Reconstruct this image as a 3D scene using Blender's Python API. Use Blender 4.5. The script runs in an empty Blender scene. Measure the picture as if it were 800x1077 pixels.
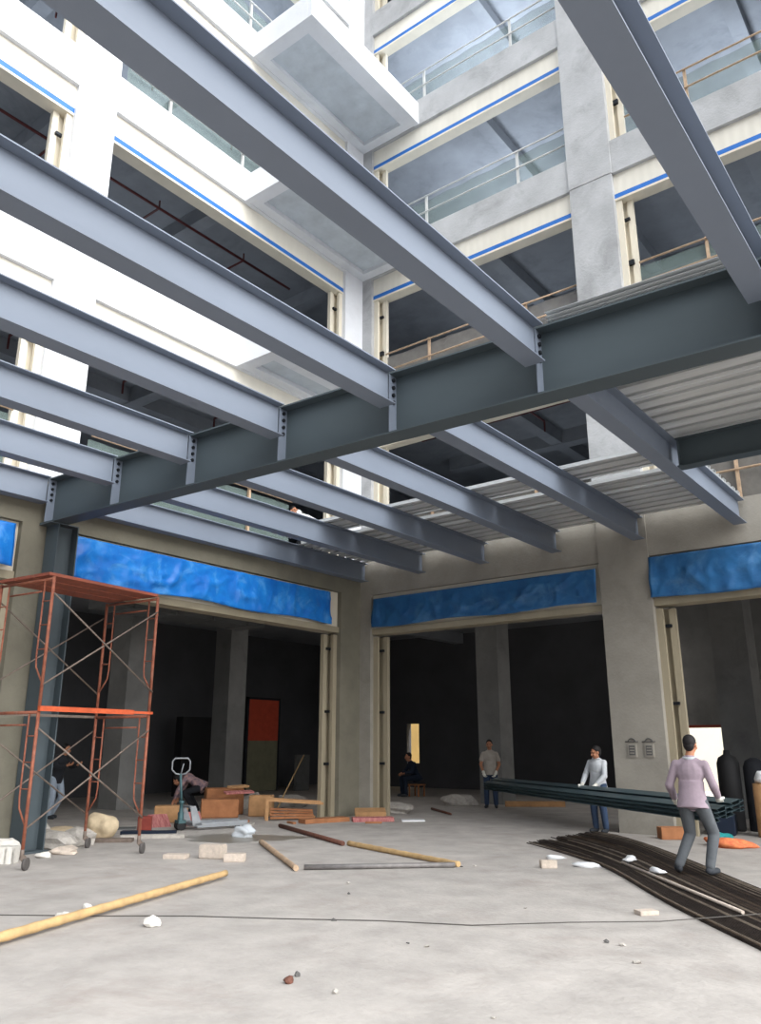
import bpy, bmesh, math, random
from mathutils import Vector, Matrix, Quaternion, noise
random.seed(7)
PI = math.pi
scn = bpy.context.scene
COL = scn.collection

# ------------------------------------------------------------------ helpers
def lin(c):
    return tuple(((v/255)/12.92 if v/255 <= .04045 else ((v/255+.055)/1.055)**2.4) for v in c)

MATS = {}
def mat(name, rgb, rough=.7, metal=0.0, var=.15, scale=3.0, bump=0.0, bscale=40.0, rgb2=None, stain=0.0,
        stain_rgb=(60, 55, 50), sscale=1.0, coords='OBJ', stretch=(1, 1, 1), spec=.4, alpha=1.0, transmission=0.0):
    if name in MATS: return MATS[name]
    m = bpy.data.materials.new(name); m.use_nodes = True
    nt = m.node_tree; N = nt.nodes; Lk = nt.links
    b = N['Principled BSDF']
    b.inputs['Roughness'].default_value = rough
    b.inputs['Metallic'].default_value = metal
    b.inputs['Specular IOR Level'].default_value = spec
    b.inputs['Alpha'].default_value = alpha
    b.inputs['Transmission Weight'].default_value = transmission
    c1 = lin(rgb)
    c2 = lin(rgb2) if rgb2 else tuple(max(0, v*(1-var*1.6)) for v in c1)
    if coords == 'OBJ':
        tc = N.new('ShaderNodeTexCoord'); src = tc.outputs['Object']
    else:
        g = N.new('ShaderNodeNewGeometry'); src = g.outputs['Position']
    mp = N.new('ShaderNodeMapping'); mp.inputs['Scale'].default_value = stretch
    Lk.new(src, mp.inputs['Vector'])
    nz = N.new('ShaderNodeTexNoise'); nz.inputs['Scale'].default_value = scale
    nz.inputs['Detail'].default_value = 8; nz.inputs['Roughness'].default_value = .62
    Lk.new(mp.outputs[0], nz.inputs['Vector'])
    cr = N.new('ShaderNodeValToRGB')
    cr.color_ramp.elements[0].position = .32; cr.color_ramp.elements[0].color = (*c2, 1)
    cr.color_ramp.elements[1].position = .68; cr.color_ramp.elements[1].color = (*c1, 1)
    Lk.new(nz.outputs[0], cr.inputs[0])
    out = cr.outputs[0]
    if stain > 0:
        n2 = N.new('ShaderNodeTexNoise'); n2.inputs['Scale'].default_value = sscale; n2.inputs['Detail'].default_value = 10
        n2.inputs['Roughness'].default_value = .7; n2.inputs['Distortion'].default_value = .6
        Lk.new(mp.outputs[0], n2.inputs['Vector'])
        r2 = N.new('ShaderNodeValToRGB')
        r2.color_ramp.elements[0].position = .52; r2.color_ramp.elements[0].color = (0, 0, 0, 1)
        r2.color_ramp.elements[1].position = .78; r2.color_ramp.elements[1].color = (stain, stain, stain, 1)
        Lk.new(n2.outputs[0], r2.inputs[0])
        mx = N.new('ShaderNodeMixRGB'); Lk.new(r2.outputs[0], mx.inputs[0]); Lk.new(out, mx.inputs[1])
        mx.inputs[2].default_value = (*lin(stain_rgb), 1)
        out = mx.outputs[0]
    Lk.new(out, b.inputs['Base Color'])
    if bump > 0:
        n3 = N.new('ShaderNodeTexNoise'); n3.inputs['Scale'].default_value = bscale; n3.inputs['Detail'].default_value = 6
        Lk.new(mp.outputs[0], n3.inputs['Vector'])
        bp = N.new('ShaderNodeBump'); bp.inputs['Strength'].default_value = bump; bp.inputs['Distance'].default_value = .02
        Lk.new(n3.outputs[0], bp.inputs['Height']); Lk.new(bp.outputs[0], b.inputs['Normal'])
    MATS[name] = m
    return m

def mesh_obj(name, bm, m, parent=None, smooth=False, loc=None):
    me = bpy.data.meshes.new(name)
    bmesh.ops.recalc_face_normals(bm, faces=bm.faces[:])
    bm.to_mesh(me); bm.free()
    if smooth:
        for p in me.polygons: p.use_smooth = True
    o = bpy.data.objects.new(name, me); COL.objects.link(o)
    for q in (m if isinstance(m, (list, tuple)) else [m]): me.materials.append(q)
    if parent is not None: o.parent = parent
    if loc is not None: o.location = loc
    return o

def tag(o, label, cat, group=None, kind=None):
    if label: o['label'] = label
    if cat: o['category'] = cat
    if group: o['group'] = group
    if kind: o['kind'] = kind
    return o

def empty(name, loc=(0, 0, 0), rz=0.0):
    o = bpy.data.objects.new(name, None); COL.objects.link(o)
    o.location = loc; o.rotation_euler = (0, 0, rz); o.empty_display_size = .2
    return o

def struct(o):
    o['kind'] = 'structure'; return o

def dup(root, loc=None, rz=None, label=None, group=None):
    r = root.copy(); COL.objects.link(r)
    if loc is not None: r.location = loc
    if rz is not None: r.rotation_euler = (0, 0, rz)
    if label: r['label'] = label
    if group: r['group'] = group
    for ch in list(root.children):
        c = ch.copy(); COL.objects.link(c); c.parent = r
        for g in list(ch.children):
            d = g.copy(); COL.objects.link(d); d.parent = c
    return r

def box(bm, x0, x1, y0, y1, z0, z1, mi=0, M=None):
    vs = [bm.verts.new((x, y, z)) for z in (z0, z1) for y in (y0, y1) for x in (x0, x1)]
    if M is not None:
        for v in vs: v.co = M @ v.co
    for q in ((0, 1, 3, 2), (4, 6, 7, 5), (0, 4, 5, 1), (2, 3, 7, 6), (0, 2, 6, 4), (1, 5, 7, 3)):
        f = bm.faces.new([vs[i] for i in q]); f.material_index = mi
    return vs

def frame_for(d):
    d = d.normalized()
    u = Vector((0, 0, 1)) if abs(d.z) < .95 else Vector((1, 0, 0))
    s = d.cross(u).normalized(); t = s.cross(d).normalized()
    return s, t

def bar(bm, a, b, w, h, mi=0):
    a = Vector(a); b = Vector(b); s, t = frame_for(b-a)
    vs = []
    for p in (a, b):
        for i, j in ((-1, -1), (1, -1), (1, 1), (-1, 1)):
            vs.append(bm.verts.new(p + s*(i*w/2) + t*(j*h/2)))
    for q in ((0, 1, 2, 3), (7, 6, 5, 4), (0, 4, 5, 1), (1, 5, 6, 2), (2, 6, 7, 3), (3, 7, 4, 0)):
        f = bm.faces.new([vs[i] for i in q]); f.material_index = mi

def tube(bm, pts, r, n=8, mi=0, cap=True):
    pts = [Vector(p) for p in pts]; rings = []
    rr = r if isinstance(r, (list, tuple)) else [r]*len(pts)
    s0 = None
    for i, p in enumerate(pts):
        d = (pts[min(i+1, len(pts)-1)] - pts[max(i-1, 0)])
        s, t = frame_for(d)
        if s0 is not None:
            s = (s0 - d.normalized()*s0.dot(d.normalized())).normalized(); t = s.cross(d.normalized()).normalized()
        s0 = s
        rings.append([bm.verts.new(p + (s*math.cos(2*PI*k/n) + t*math.sin(2*PI*k/n))*rr[i]) for k in range(n)])
    for a, b in zip(rings, rings[1:]):
        for k in range(n):
            f = bm.faces.new((a[k], a[(k+1) % n], b[(k+1) % n], b[k])); f.material_index = mi; f.smooth = True
    if cap:
        bm.faces.new(rings[0]).material_index = mi; bm.faces.new(rings[-1][::-1]).material_index = mi

def ball(bm, c, r, sc=(1, 1, 1), seg=14, rings=9, R=None):
    ret = bmesh.ops.create_uvsphere(bm, u_segments=seg, v_segments=rings, radius=r)
    for v in ret['verts']:
        v.co = Vector((v.co.x*sc[0], v.co.y*sc[1], v.co.z*sc[2]))
        if R is not None: v.co = R @ v.co
        v.co += Vector(c)

def lathe(bm, prof, n=20, c=(0, 0, 0), mi=0):
    rings = []
    for r, z in prof:
        rings.append([bm.verts.new((c[0]+r*math.cos(2*PI*k/n), c[1]+r*math.sin(2*PI*k/n), c[2]+z)) for k in range(n)])
    for a, b in zip(rings, rings[1:]):
        for k in range(n):
            f = bm.faces.new((a[k], a[(k+1) % n], b[(k+1) % n], b[k])); f.smooth = True; f.material_index = mi
    bm.faces.new(rings[0]); bm.faces.new(rings[-1][::-1])

def lump(bm, c, size, jitter=.25, seed=0, sub=2, rz=0):
    """irregular broken stone / crumpled lump"""
    rnd = random.Random(seed)
    ret = bmesh.ops.create_icosphere(bm, subdivisions=sub, radius=1)
    Rz = Matrix.Rotation(rz, 3, 'Z')
    ph = [rnd.uniform(0, 6.28) for _ in range(9)]
    for v in ret['verts']:
        p = v.co
        k = 1 + jitter*(math.sin(3*p.x+ph[0])*math.sin(2.5*p.y+ph[1]) + .6*math.sin(5*p.z+ph[2]+2*p.x) + .5*math.sin(6*p.y+ph[3]))
        q = Vector((p.x*k*size[0], p.y*k*size[1], max(-.62, p.z*k)*size[2]))
        v.co = Rz @ q + Vector(c)

# ------------------------------------------------------------------ materials
M_floor = mat('floor_concrete', (180, 174, 168), .85, var=.18, scale=1.8, bump=.4, bscale=16, stain=.75, stain_rgb=(146, 135, 128), sscale=.9, coords='POS')
M_white = mat('white_plaster', (226, 228, 232), .85, var=.07, scale=.8, bump=.15, bscale=25, stain=.35, stain_rgb=(170, 172, 176), sscale=.7, coords='POS')
M_conc = mat('grey_concrete', (186, 187, 188), .88, var=.14, scale=1.3, bump=.3, bscale=22, stain=.6, stain_rgb=(120, 120, 120), sscale=1.2, coords='POS')
M_lowx = mat('shaded_pier_concrete', (122, 118, 104), .9, var=.14, scale=1.3, bump=.25, bscale=22, stain=.5, stain_rgb=(92, 88, 80), sscale=1.1, coords='POS')  # bare concrete darkened further, shade of the X facade put into its colour
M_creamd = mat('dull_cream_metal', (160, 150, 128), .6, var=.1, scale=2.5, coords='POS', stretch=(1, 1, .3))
M_low = mat('ground_storey_concrete', (158, 153, 143), .9, var=.14, scale=1.3, bump=.25, bscale=22, stain=.55, stain_rgb=(112, 108, 100), sscale=1.1, coords='POS')  # bare grey-brown concrete, with the shade low in the courtyard in its tone
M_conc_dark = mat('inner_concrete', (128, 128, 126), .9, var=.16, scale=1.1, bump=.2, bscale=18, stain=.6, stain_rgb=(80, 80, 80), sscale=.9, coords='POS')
M_ceil = mat('ceiling_concrete', (150, 154, 160), .9, var=.15, scale=.9, stain=.5, stain_rgb=(80, 85, 90), sscale=.6, coords='POS')
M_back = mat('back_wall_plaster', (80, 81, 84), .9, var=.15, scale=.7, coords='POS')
M_cream = mat('cream_metal', (222, 214, 196), .6, var=.06, scale=2.5, coords='POS', stretch=(1, 1, .3))
M_film = mat('blue_film', (40, 112, 196), .45, var=.12, scale=4, coords='POS')
M_tarp = mat('blue_tarpaulin', (32, 132, 216), .38, var=.25, scale=2.2, rgb2=(18, 100, 190), stain=.6, stain_rgb=(130, 195, 240), sscale=2.2, bump=.25, bscale=5, coords='POS')  # pale blotches paint the whitish highlights into the blue
M_tarp2 = mat('dull_tarpaulin', (46, 106, 158), .45, var=.25, scale=2.0, rgb2=(30, 80, 128), stain=.4, stain_rgb=(120, 165, 195), sscale=1.6, bump=.4, bscale=9, coords='POS')
M_steel = mat('grey_painted_steel', (122, 131, 145), .5, var=.07, scale=1.5, spec=.35, coords='POS', stretch=(.4, .4, 1))
M_girder = mat('girder_steel', (76, 86, 91), .55, var=.08, scale=1.5, spec=.3, coords='POS', stretch=(.4, .4, 1))
M_bolt = mat('dark_bolt', (38, 42, 48), .5, .6)
M_deck = mat('galvanised_deck', (226, 228, 228), .42, .35, var=.18, scale=3, coords='POS', stretch=(.15, 2, 1))
M_bright = mat('bright_zinc', (235, 238, 240), .3, .5, var=.1, scale=3)
M_rust = mat('rusty_orange_tube', (156, 94, 70), .7, var=.3, scale=9, rgb2=(120, 66, 50), stain=.4, stain_rgb=(150, 140, 130), sscale=6)
M_orange = mat('orange_plank', (206, 92, 52), .6, var=.2, scale=6)
M_brace = mat('brace_metal', (128, 114, 104), .6, .2, var=.25, scale=10)
M_rubber = mat('rubber_grey', (90, 86, 84), .8)
M_bamboo = mat('bamboo', (206, 172, 122), .6, var=.2, scale=6, stretch=(1, 1, 1))
M_rustpipe = mat('rust_pipe', (112, 72, 58), .75, var=.25, scale=14)
M_greypipe = mat('grey_pipe', (134, 130, 128), .5, .3, var=.2, scale=10)
M_brick = mat('pale_brick', (206, 192, 178), .9, var=.15, scale=15, bump=.3)
M_foam = mat('white_block', (220, 216, 208), .9, var=.12, scale=15)
M_stone = mat('rubble_stone', (188, 182, 174), .95, var=.2, scale=12, bump=.4)
M_card = mat('cardboard', (172, 116, 78), .85, var=.2, scale=5)
M_card2 = mat('tan_board', (190, 146, 102), .85, var=.2, scale=5)
M_redbox = mat('red_brown_box', (136, 58, 48), .8, var=.2, scale=6)
M_pink = mat('pink_board', (200, 140, 132), .85, var=.25, scale=9, rgb2=(142, 66, 74), stretch=(6, .6, 1))
M_sack = mat('cream_sack', (214, 194, 162), .9, var=.15, scale=7, bump=.5, bscale=12)
M_jack = mat('jack_grey', (150, 154, 158), .5, .3, var=.15, scale=6)
M_jackg = mat('jack_green', (72, 104, 108), .5, .2, var=.2, scale=6)
M_black = mat('black_rubber', (26, 26, 28), .7)
M_dark = mat('dark_cloth', (34, 36, 42), .9, var=.2, scale=6)
M_rod = mat('dark_rod', (74, 64, 58), .6, .35, var=.3, scale=8)
M_rod3 = mat('rod_dusty', (150, 136, 120), .7, .1, var=.3, scale=6)
M_rod2 = mat('rod_brown', (104, 88, 74), .65, .2, var=.3, scale=8)
M_plastic = mat('white_plastic', (236, 238, 240), .35, var=.05, scale=4)
M_clear = mat('clear_plastic', (225, 232, 238), .2, var=.05, scale=4, alpha=.65)
M_bagorange = mat('orange_net', (224, 138, 86), .8, var=.25, scale=14, rgb2=(200, 96, 66))
M_teal = mat('teal_cloth', (36, 150, 150), .8, var=.2, scale=9)
M_redpipe = mat('red_pipe', (96, 44, 44), .5, var=.15, scale=6)
M_duct = mat('duct_metal', (120, 122, 122), .5, .5, var=.15, scale=3)
M_rail = mat('rail_wood', (196, 168, 140), .75, var=.2, scale=8)
M_railw = mat('rail_pale', (206, 206, 204), .7, var=.1, scale=8)
M_net = mat('green_net', (128, 146, 142), .9, var=.15, scale=4, alpha=.55)
M_netg = mat('grey_net', (150, 146, 140), .9, var=.15, scale=4, alpha=.6)
M_skin = mat('skin', (176, 122, 92), .6, var=.06, scale=6)
M_hair = mat('black_hair', (24, 20, 20), .7)
M_mauve = mat('mauve_shirt', (160, 144, 154), .9, var=.12, scale=7, bump=.4, bscale=9)
M_ltshirt = mat('pale_grey_shirt', (196, 200, 204), .9, var=.12, scale=7, bump=.4, bscale=9)
M_tee = mat('stone_tee', (176, 168, 158), .9, var=.12, scale=7, bump=.3, bscale=9)
M_greytrs = mat('grey_trousers', (92, 96, 100), .9, var=.15, scale=6, bump=.4, bscale=9)
M_jeans = mat('blue_jeans', (58, 76, 104), .9, var=.2, scale=6)
M_palejeans = mat('pale_jeans', (150, 162, 176), .9, var=.15, scale=6)
M_check = mat('checked_shirt', (176, 140, 132), .9, var=.4, scale=14, rgb2=(84, 84, 104))
M_navy = mat('navy_cloth', (22, 34, 52), .9)
M_glove = mat('white_glove', (226, 224, 214), .9, var=.08, scale=12)
M_shoe = mat('dark_shoe', (52, 56, 62), .8)
M_wire = mat('dark_wire', (86, 82, 78), .7)
M_glow = mat('backdrop_pale', (236, 230, 214), .9, var=.06, scale=1, coords='POS')
M_doorred = mat('red_board', (188, 74, 50), .8, var=.15, scale=3)
M_olive = mat('olive_board', (120, 118, 96), .8, var=.15, scale=3)
M_ink = mat('dark_ink', (96, 94, 92), .8)
# puddle: wet
M_puddle = mat('puddle_water', (140, 134, 124), .32, var=.15, scale=2, spec=.5)

# cream header panel with fine vertical flutes (wave bump)
def fluted():
    m = mat('fluted_panel', (226, 221, 208), .65, var=.06, scale=2, coords='POS', stretch=(1, 1, .2))
    nt = m.node_tree; b = nt.nodes['Principled BSDF']
    g = nt.nodes.new('ShaderNodeNewGeometry'); w = nt.nodes.new('ShaderNodeTexWave')
    w.inputs['Scale'].default_value = 3.2; w.wave_type = 'BANDS'; w.bands_direction = 'DIAGONAL'
    mp = nt.nodes.new('ShaderNodeMapping'); mp.inputs['Scale'].default_value = (1, 1, 0)
    nt.links.new(g.outputs['Position'], mp.inputs[0]); nt.links.new(mp.outputs[0], w.inputs['Vector'])
    bp = nt.nodes.new('ShaderNodeBump'); bp.inputs['Strength'].default_value = .2; bp.inputs['Distance'].default_value = .02
    nt.links.new(w.outputs['Fac'], bp.inputs['Height']); nt.links.new(bp.outputs[0], b.inputs['Normal'])
    return m
M_flute = fluted()

# ------------------------------------------------------------------ building constants
XL = -12.75      # face of the facade that looks towards +X
YR = 15.6        # face of the facade that looks towards -Y
TH = .40
ZB = [5.24, 9.92, 14.38, 18.78, 23.15, 27.4]     # spandrel undersides
ZT = [6.12, 10.82, 15.28, 19.66, 24.05, 28.4]         # spandrel tops (storey floors)
LP = [(-6.0, -5.1), (6.55, 7.42), (14.85, YR)]   # piers on the X facade (y ranges)
RP = [(-12.75, -12.42), (-6.34, -5.30), (.9, 1.9)]  # piers on the Y facade (x ranges)
XR_END, Y_END = 1.9, -6.0
BX0, BY1 = -24.0, 27.0                           # interior limits

# ground
bm = bmesh.new()
box(bm, BX0-.3, 9, -6.5, BY1+6, -.3, 0)
fl = struct(mesh_obj('floor', bm, M_floor))

# left facade
bm = bmesh.new()
for y0, y1 in LP: 
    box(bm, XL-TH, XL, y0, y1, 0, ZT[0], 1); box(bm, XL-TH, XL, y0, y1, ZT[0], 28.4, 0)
for zb, zt in zip(ZB, ZT):
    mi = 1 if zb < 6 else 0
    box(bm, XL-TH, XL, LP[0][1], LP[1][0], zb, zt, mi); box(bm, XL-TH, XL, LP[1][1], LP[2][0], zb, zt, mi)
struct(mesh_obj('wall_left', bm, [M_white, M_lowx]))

# right facade: spandrels
bm = bmesh.new()
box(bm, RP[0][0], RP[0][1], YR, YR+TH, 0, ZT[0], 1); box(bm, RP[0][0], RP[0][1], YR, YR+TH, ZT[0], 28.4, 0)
for zb, zt in zip(ZB, ZT):
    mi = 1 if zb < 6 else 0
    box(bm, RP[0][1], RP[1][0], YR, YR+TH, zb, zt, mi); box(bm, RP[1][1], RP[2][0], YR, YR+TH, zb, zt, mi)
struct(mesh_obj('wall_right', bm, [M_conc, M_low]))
# concrete pillars of that facade, with cast joints at each storey
for i, (x0, x1) in enumerate(RP[1:]):
    bm = bmesh.new()
    for k in range(6):
        z0 = 0 if k == 0 else (ZT[0] if k == 1 else ZB[k-1]); z1 = ZB[k] if k else ZT[0]
        e = .012*(k % 2)
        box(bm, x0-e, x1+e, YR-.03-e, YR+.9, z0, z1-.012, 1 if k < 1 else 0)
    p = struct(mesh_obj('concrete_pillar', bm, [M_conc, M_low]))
    if i == 0:
        for cx in (-5.95, -5.62):                # outlet boxes sketched on the pillar
            bm = bmesh.new()
            box(bm, cx-.085, cx+.085, YR-.062, YR-.03, 1.38, 1.62, 0)
            box(bm, cx-.06, cx+.06, YR-.068, YR-.06, 1.41, 1.59, 1)
            tube(bm, [(cx+.07*math.cos(a), YR-.047, 1.66+.06*math.sin(a)) for a in [PI*t/8 for t in range(9)]], .012, 5, 1)
            tube(bm, [(cx-.13, YR-.047, 1.66), (cx+.13, YR-.047, 1.66)], .01, 5, 1)
            for dz in (1.45, 1.5, 1.55): box(bm, cx-.045, cx+.045, YR-.073, YR-.066, dz-.008, dz+.008, 0)
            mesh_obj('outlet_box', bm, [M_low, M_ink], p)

# storey slabs (L-shaped) with downstand ceiling beams
for k, zt in enumerate(ZT):
    zb = zt-.28
    bm = bmesh.new()
    box(bm, BX0, XL-TH, Y_END, BY1, zb, zt); box(bm, XL-TH, XR_END, YR+TH, BY1, zb, zt)
    for y in (-2.0, 2.5, 7.0, 11.2, 15.8): box(bm, BX0, XL-TH-.02, y-.18, y+.18, zb-.42, zb)
    box(bm, -17.2, -16.8, Y_END, BY1, zb-.39, zb)
    for x in (-9.4, -6.0, -2.6): box(bm, x-.18, x+.18, YR+TH+.02, BY1, zb-.39, zb)
    box(bm, XL-TH, XR_END, 20.6, 21.0, zb-.42, zb)
    struct(mesh_obj('ceiling' if k == 0 else 'ceiling_slab', bm, M_ceil))

# back walls, with the two openings seen through the ground floor
bm = bmesh.new()
box(bm, BX0-.3, BX0, Y_END, BY1+.3, 0, 28.4)
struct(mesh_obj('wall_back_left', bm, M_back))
YB = 24.0
bm = bmesh.new()   # ground storey partition behind the right bays: bright opening
ox0, ox1, oz = -7.62, -6.50, 2.14
box(bm, -9.6, ox0, YB, YB+.25, 0, 6.3); box(bm, ox1, XR_END, YB, YB+.25, 0, 6.3); box(bm, ox0, ox1, YB, YB+.25, oz, 6.3)
struct(mesh_obj('wall_partition', bm, M_conc_dark))
bm = bmesh.new()   # full back wall
qx0, qx1 = -19.6, -19.0
box(bm, BX0, qx0, BY1, BY1+.3, 0, 28.4); box(bm, qx1, -9.3, BY1, BY1+.3, 0, 28.4)
box(bm, qx0, qx1, BY1, BY1+.3, 0, .9); box(bm, qx0, qx1, BY1, BY1+.3, 2.42, 28.4)
box(bm, -9.3, XR_END, BY1, BY1+.3, 2.9, 28.4)
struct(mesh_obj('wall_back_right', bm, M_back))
bm = bmesh.new()
box(bm, XR_END, XR_END+.3, YR+TH, BY1+.3, 0, 28.4); box(bm, BX0, XL-TH, Y_END-.3, Y_END, 0, 28.4)
box(bm, -9.6, -9.4, YB+.25, BY1, 0, 6.2)
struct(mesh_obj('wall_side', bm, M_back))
# pale walls added outside so the back openings look bright
ox0, ox1, oz = -7.62, -6.50, 2.14
bm = bmesh.new(); box(bm, -14, 6, BY1+4.2, BY1+4.5, 0, 9)
struct(mesh_obj('wall_backdrop', bm, M_glow))
bm = bmesh.new(); box(bm, -30, -14, BY1+3.2, BY1+3.5, 0, 9)
struct(mesh_obj('wall_backdrop_far', bm, mat('backdrop_yellow', (236, 200, 128), .9, var=.1, scale=1, coords='POS')))  # yellow light of the narrow opening put into this wall's colour
bm = bmesh.new(); box(bm, ox0, ox0+.06, YB-.03, YB+.28, 0, oz); box(bm, ox1-.06, ox1, YB-.03, YB+.28, 0, oz); box(bm, ox0+.06, ox1-.06, YB-.03, YB+.28, oz-.07, oz)
struct(mesh_obj('trim_1', bm, mat('red_oxide', (150, 62, 44), .8)))
bm = bmesh.new(); box(bm, -30, 6, -60+BY1, -60+BY1+.1, -1.2, -1.0)
bm.free()
# interior pillars
for x, y, w in ((-12.12, 21.1, .72), (-5.15, 20.6, .8), (-2.6, 19.6, .9), (-19.3, 17.2, .7), (-19.0, 13.35, .8), (-7.4, 21.8, .7)):
    bm = bmesh.new(); box(bm, x-w/2, x+w/2, y-w/2, y+w/2, 0, 6.32)
    struct(mesh_obj('inner_pillar', bm, M_conc_dark))

# ------------------------------------------------------------------ openings (windows of the upper storeys, doors of the ground storey)
def opening(axis, a0, a1, zt_open, zb_floor, idx, kind, zhead, sides=(1, 1)):
    """axis 'L': opening in X facade between y=a0..a1, 'R': in Y facade between x=a0..a1. Header panel hangs under zhead."""
    root = struct(empty('%s_%d' % (kind, idx), (XL, a0, zb_floor) if axis == 'L' else (a0, YR, zb_floor)))
    org = Vector(root.location)
    def B(bm, s0, s1, d0, d1, z0, z1):     # s along facade, d depth into the building
        if axis == 'L': box(bm, XL-d1-org.x, XL-d0-org.x, s0-org.y, s1-org.y, z0-org.z, z1-org.z)
        else: box(bm, s0-org.x, s1-org.x, YR+d0-org.y, YR+d1-org.y, z0-org.z, z1-org.z)
    if kind == 'window':
        bm = bmesh.new(); B(bm, a0, a1, .10, .16, zt_open+.118, zhead); mesh_obj('header_panel', bm, M_flute, root)
        bm = bmesh.new(); B(bm, a0, a1, .08, .11, zt_open+.005, zt_open+.12); mesh_obj('blue_strip', bm, M_film, root)
        bm = bmesh.new(); B(bm, a0, a1, .08, .40, zt_open-.05, zt_open+.005); mesh_obj('shutter_box', bm, M_cream, root)
    else:
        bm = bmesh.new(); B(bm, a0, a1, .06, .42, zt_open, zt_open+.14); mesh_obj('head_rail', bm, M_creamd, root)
        bm = bmesh.new(); B(bm, a0, a1, .12, .40, zt_open+.14, zhead); mesh_obj('shutter_box', bm, M_cream, root)
    for on, s, sg in ((sides[0], a0, 1), (sides[1], a1, -1)):
        if not on: continue
        def S(bm, p, q, d0, d1, z0, z1):
            lo, hi = sorted((s+sg*p, s+sg*q)); B(bm, lo, hi, d0, d1, z0, z1)
        bm = bmesh.new(); S(bm, 0, .13, .12, .2, zb_floor, zt_open-.0501)
        S(bm, .0, .03, .2, .38, zb_floor, zt_open-.0501)
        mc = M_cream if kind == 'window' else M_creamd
        po = mesh_obj('side_post', bm, mc, root)
        bm = bmesh.new(); S(bm, .20, .33, .26, .36, zb_floor, zt_open-.0502); S(bm, .03, .2, .33, .36, zb_floor, zt_open-.0502)
        mesh_obj('guide_channel', bm, mc, root)
        bm = bmesh.new()
        for zz in ((.4, .42, .8) if kind == 'window' else (.27, .55, .9)):
            zq = zb_floor + (zt_open-zb_floor)*zz
            S(bm, .12, .25, .2, .27, zq, zq+.06)
        mesh_obj('hook', bm, M_bolt, po)
    return root

SIDES = {('L', LP[0][1]): (0, 1), ('L', LP[1][1]): (0, 1), ('R', RP[0][1]): (1, 0), ('R', RP[1][1]): (1, 0)}
n = 0
for k in range(0, 5):
    zo = ZB[k+1]-.66
    for ax, a0, a1 in (('L', LP[0][1], LP[1][0]), ('L', LP[1][1], LP[2][0]), ('R', RP[0][1], RP[1][0]), ('R', RP[1][1], RP[2][0])):
        n += 1; opening(ax, a0, a1, zo, ZT[k], n, 'window', ZB[k+1], SIDES[ax, a0])
for i, (ax, a0, a1) in enumerate((('L', LP[0][1], LP[1][0]), ('L', LP[1][1], LP[2][0]), ('R', RP[0][1], RP[1][0]), ('R', RP[1][1], RP[2][0]))):
    opening(ax, a0, a1, 4.24, 0, i+1, 'door', ZB[0], SIDES[ax, a0])

# blue tarpaulins wrapped over the ground-storey shutter boxes
def tarp(axis, a0, a1, z0, z1, label, m, seed):
    bm = bmesh.new(); rnd = random.Random(seed)
    nx = int((a1-a0)/.05); nz = 18; ph = [rnd.uniform(0, 6) for _ in range(8)]
    g = []
    for i in range(nx+1):
        r = []
        for j in range(nz+1):
            s = a0+(a1-a0)*i/nx; t = j/nz
            w = 0
            for fs, ft, am in ((1.1, 1.4, .055), (2.6, 2.2, .03), (5.5, 4.5, .014)):
                v = noise.noise(Vector((s*fs+ph[0]*7, t*ft+.5*fs*t*math.sin(s*.9+ph[1]), ph[2]*5)))
                w += am*max(0, 1-3.2*abs(v))**1.6
            d = -.025 - w*(.35+.65*math.sin(PI*min(1, t+.15))) - .03*(1-t)
            z = z0+(z1-z0)*t + (1-t)*.025*math.sin(2.1*s+ph[4])
            r.append(bm.verts.new((XL-d-.0, s, z) if axis == 'L' else (s, YR+d, z)))
        g.append(r)
    for i in range(nx):
        for j in range(nz):
            bm.faces.new((g[i][j], g[i+1][j], g[i+1][j+1], g[i][j+1])).smooth = True
    o = mesh_obj('blue_tarpaulin', bm, m, smooth=True)
    md = o.modifiers.new('thick', 'SOLIDIFY'); md.thickness = .006
    return tag(o, label, 'tarpaulin')
tarp('L', 2.0, 6.42, 4.44, 5.16, 'bright blue tarpaulin beside the steel column, covering the shopfront cut off by the frame', M_tarp, 1)
tarp('L', 7.52, 14.4, 4.40, 5.18, 'long bright blue wrinkled tarpaulin over the shopfront behind the scaffold', M_tarp, 2)
tarp('R', -12.3, -6.42, 4.40, 5.12, 'dull blue tarpaulin over the opening between corner pier and concrete pillar', M_tarp2, 3)
tarp('R', -5.30, .8, 4.36, 5.20, 'blue glossy tarpaulin over the opening beyond the sketched concrete pillar', M_tarp2, 4)

# balconies in the corner
for k, lab in ((1, 'lowest white concrete corner balcony, just above the steel frame'), (2, 'middle white concrete corner balcony with plain underside'), (3, 'topmost visible concrete corner balcony with sunlit front'), (4, None)):
    if lab is None: continue
    root = empty('corner_balcony', (XL, 11.05, ZB[k])); h = .74
    bm = bmesh.new()
    L, W = YR-11.05, (1.3 if k == 1 else 2.05)
    box(bm, .005, W-.151, .151, L-.005, .14, .30)
    mesh_obj('slab', bm, mat('soffit_concrete', (205, 212, 218), .9, var=.15, scale=1.5, stain=.5, stain_rgb=(170, 180, 184), sscale=1.5, coords='POS'), root)
    bm = bmesh.new()
    box(bm, W-.45, W-.151, .151, L-.285, .02, .14); box(bm, .25, W-.451, .151, .36, .02, .14); box(bm, .25, W-.151, L-.285, L-.005, .02, .14); box(bm, .005, .249, .151, L-.005, .02, .14)
    mesh_obj('edge_beam', bm, M_white, root)
    bm = bmesh.new()
    box(bm, W-.15, W+.003, 0, L-.005, .0, h); box(bm, .005, W-.15, -.003, .15, 0.0, h)
    mesh_obj('parapet', bm, M_white, root)
    tag(root, lab, 'balcony')

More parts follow.
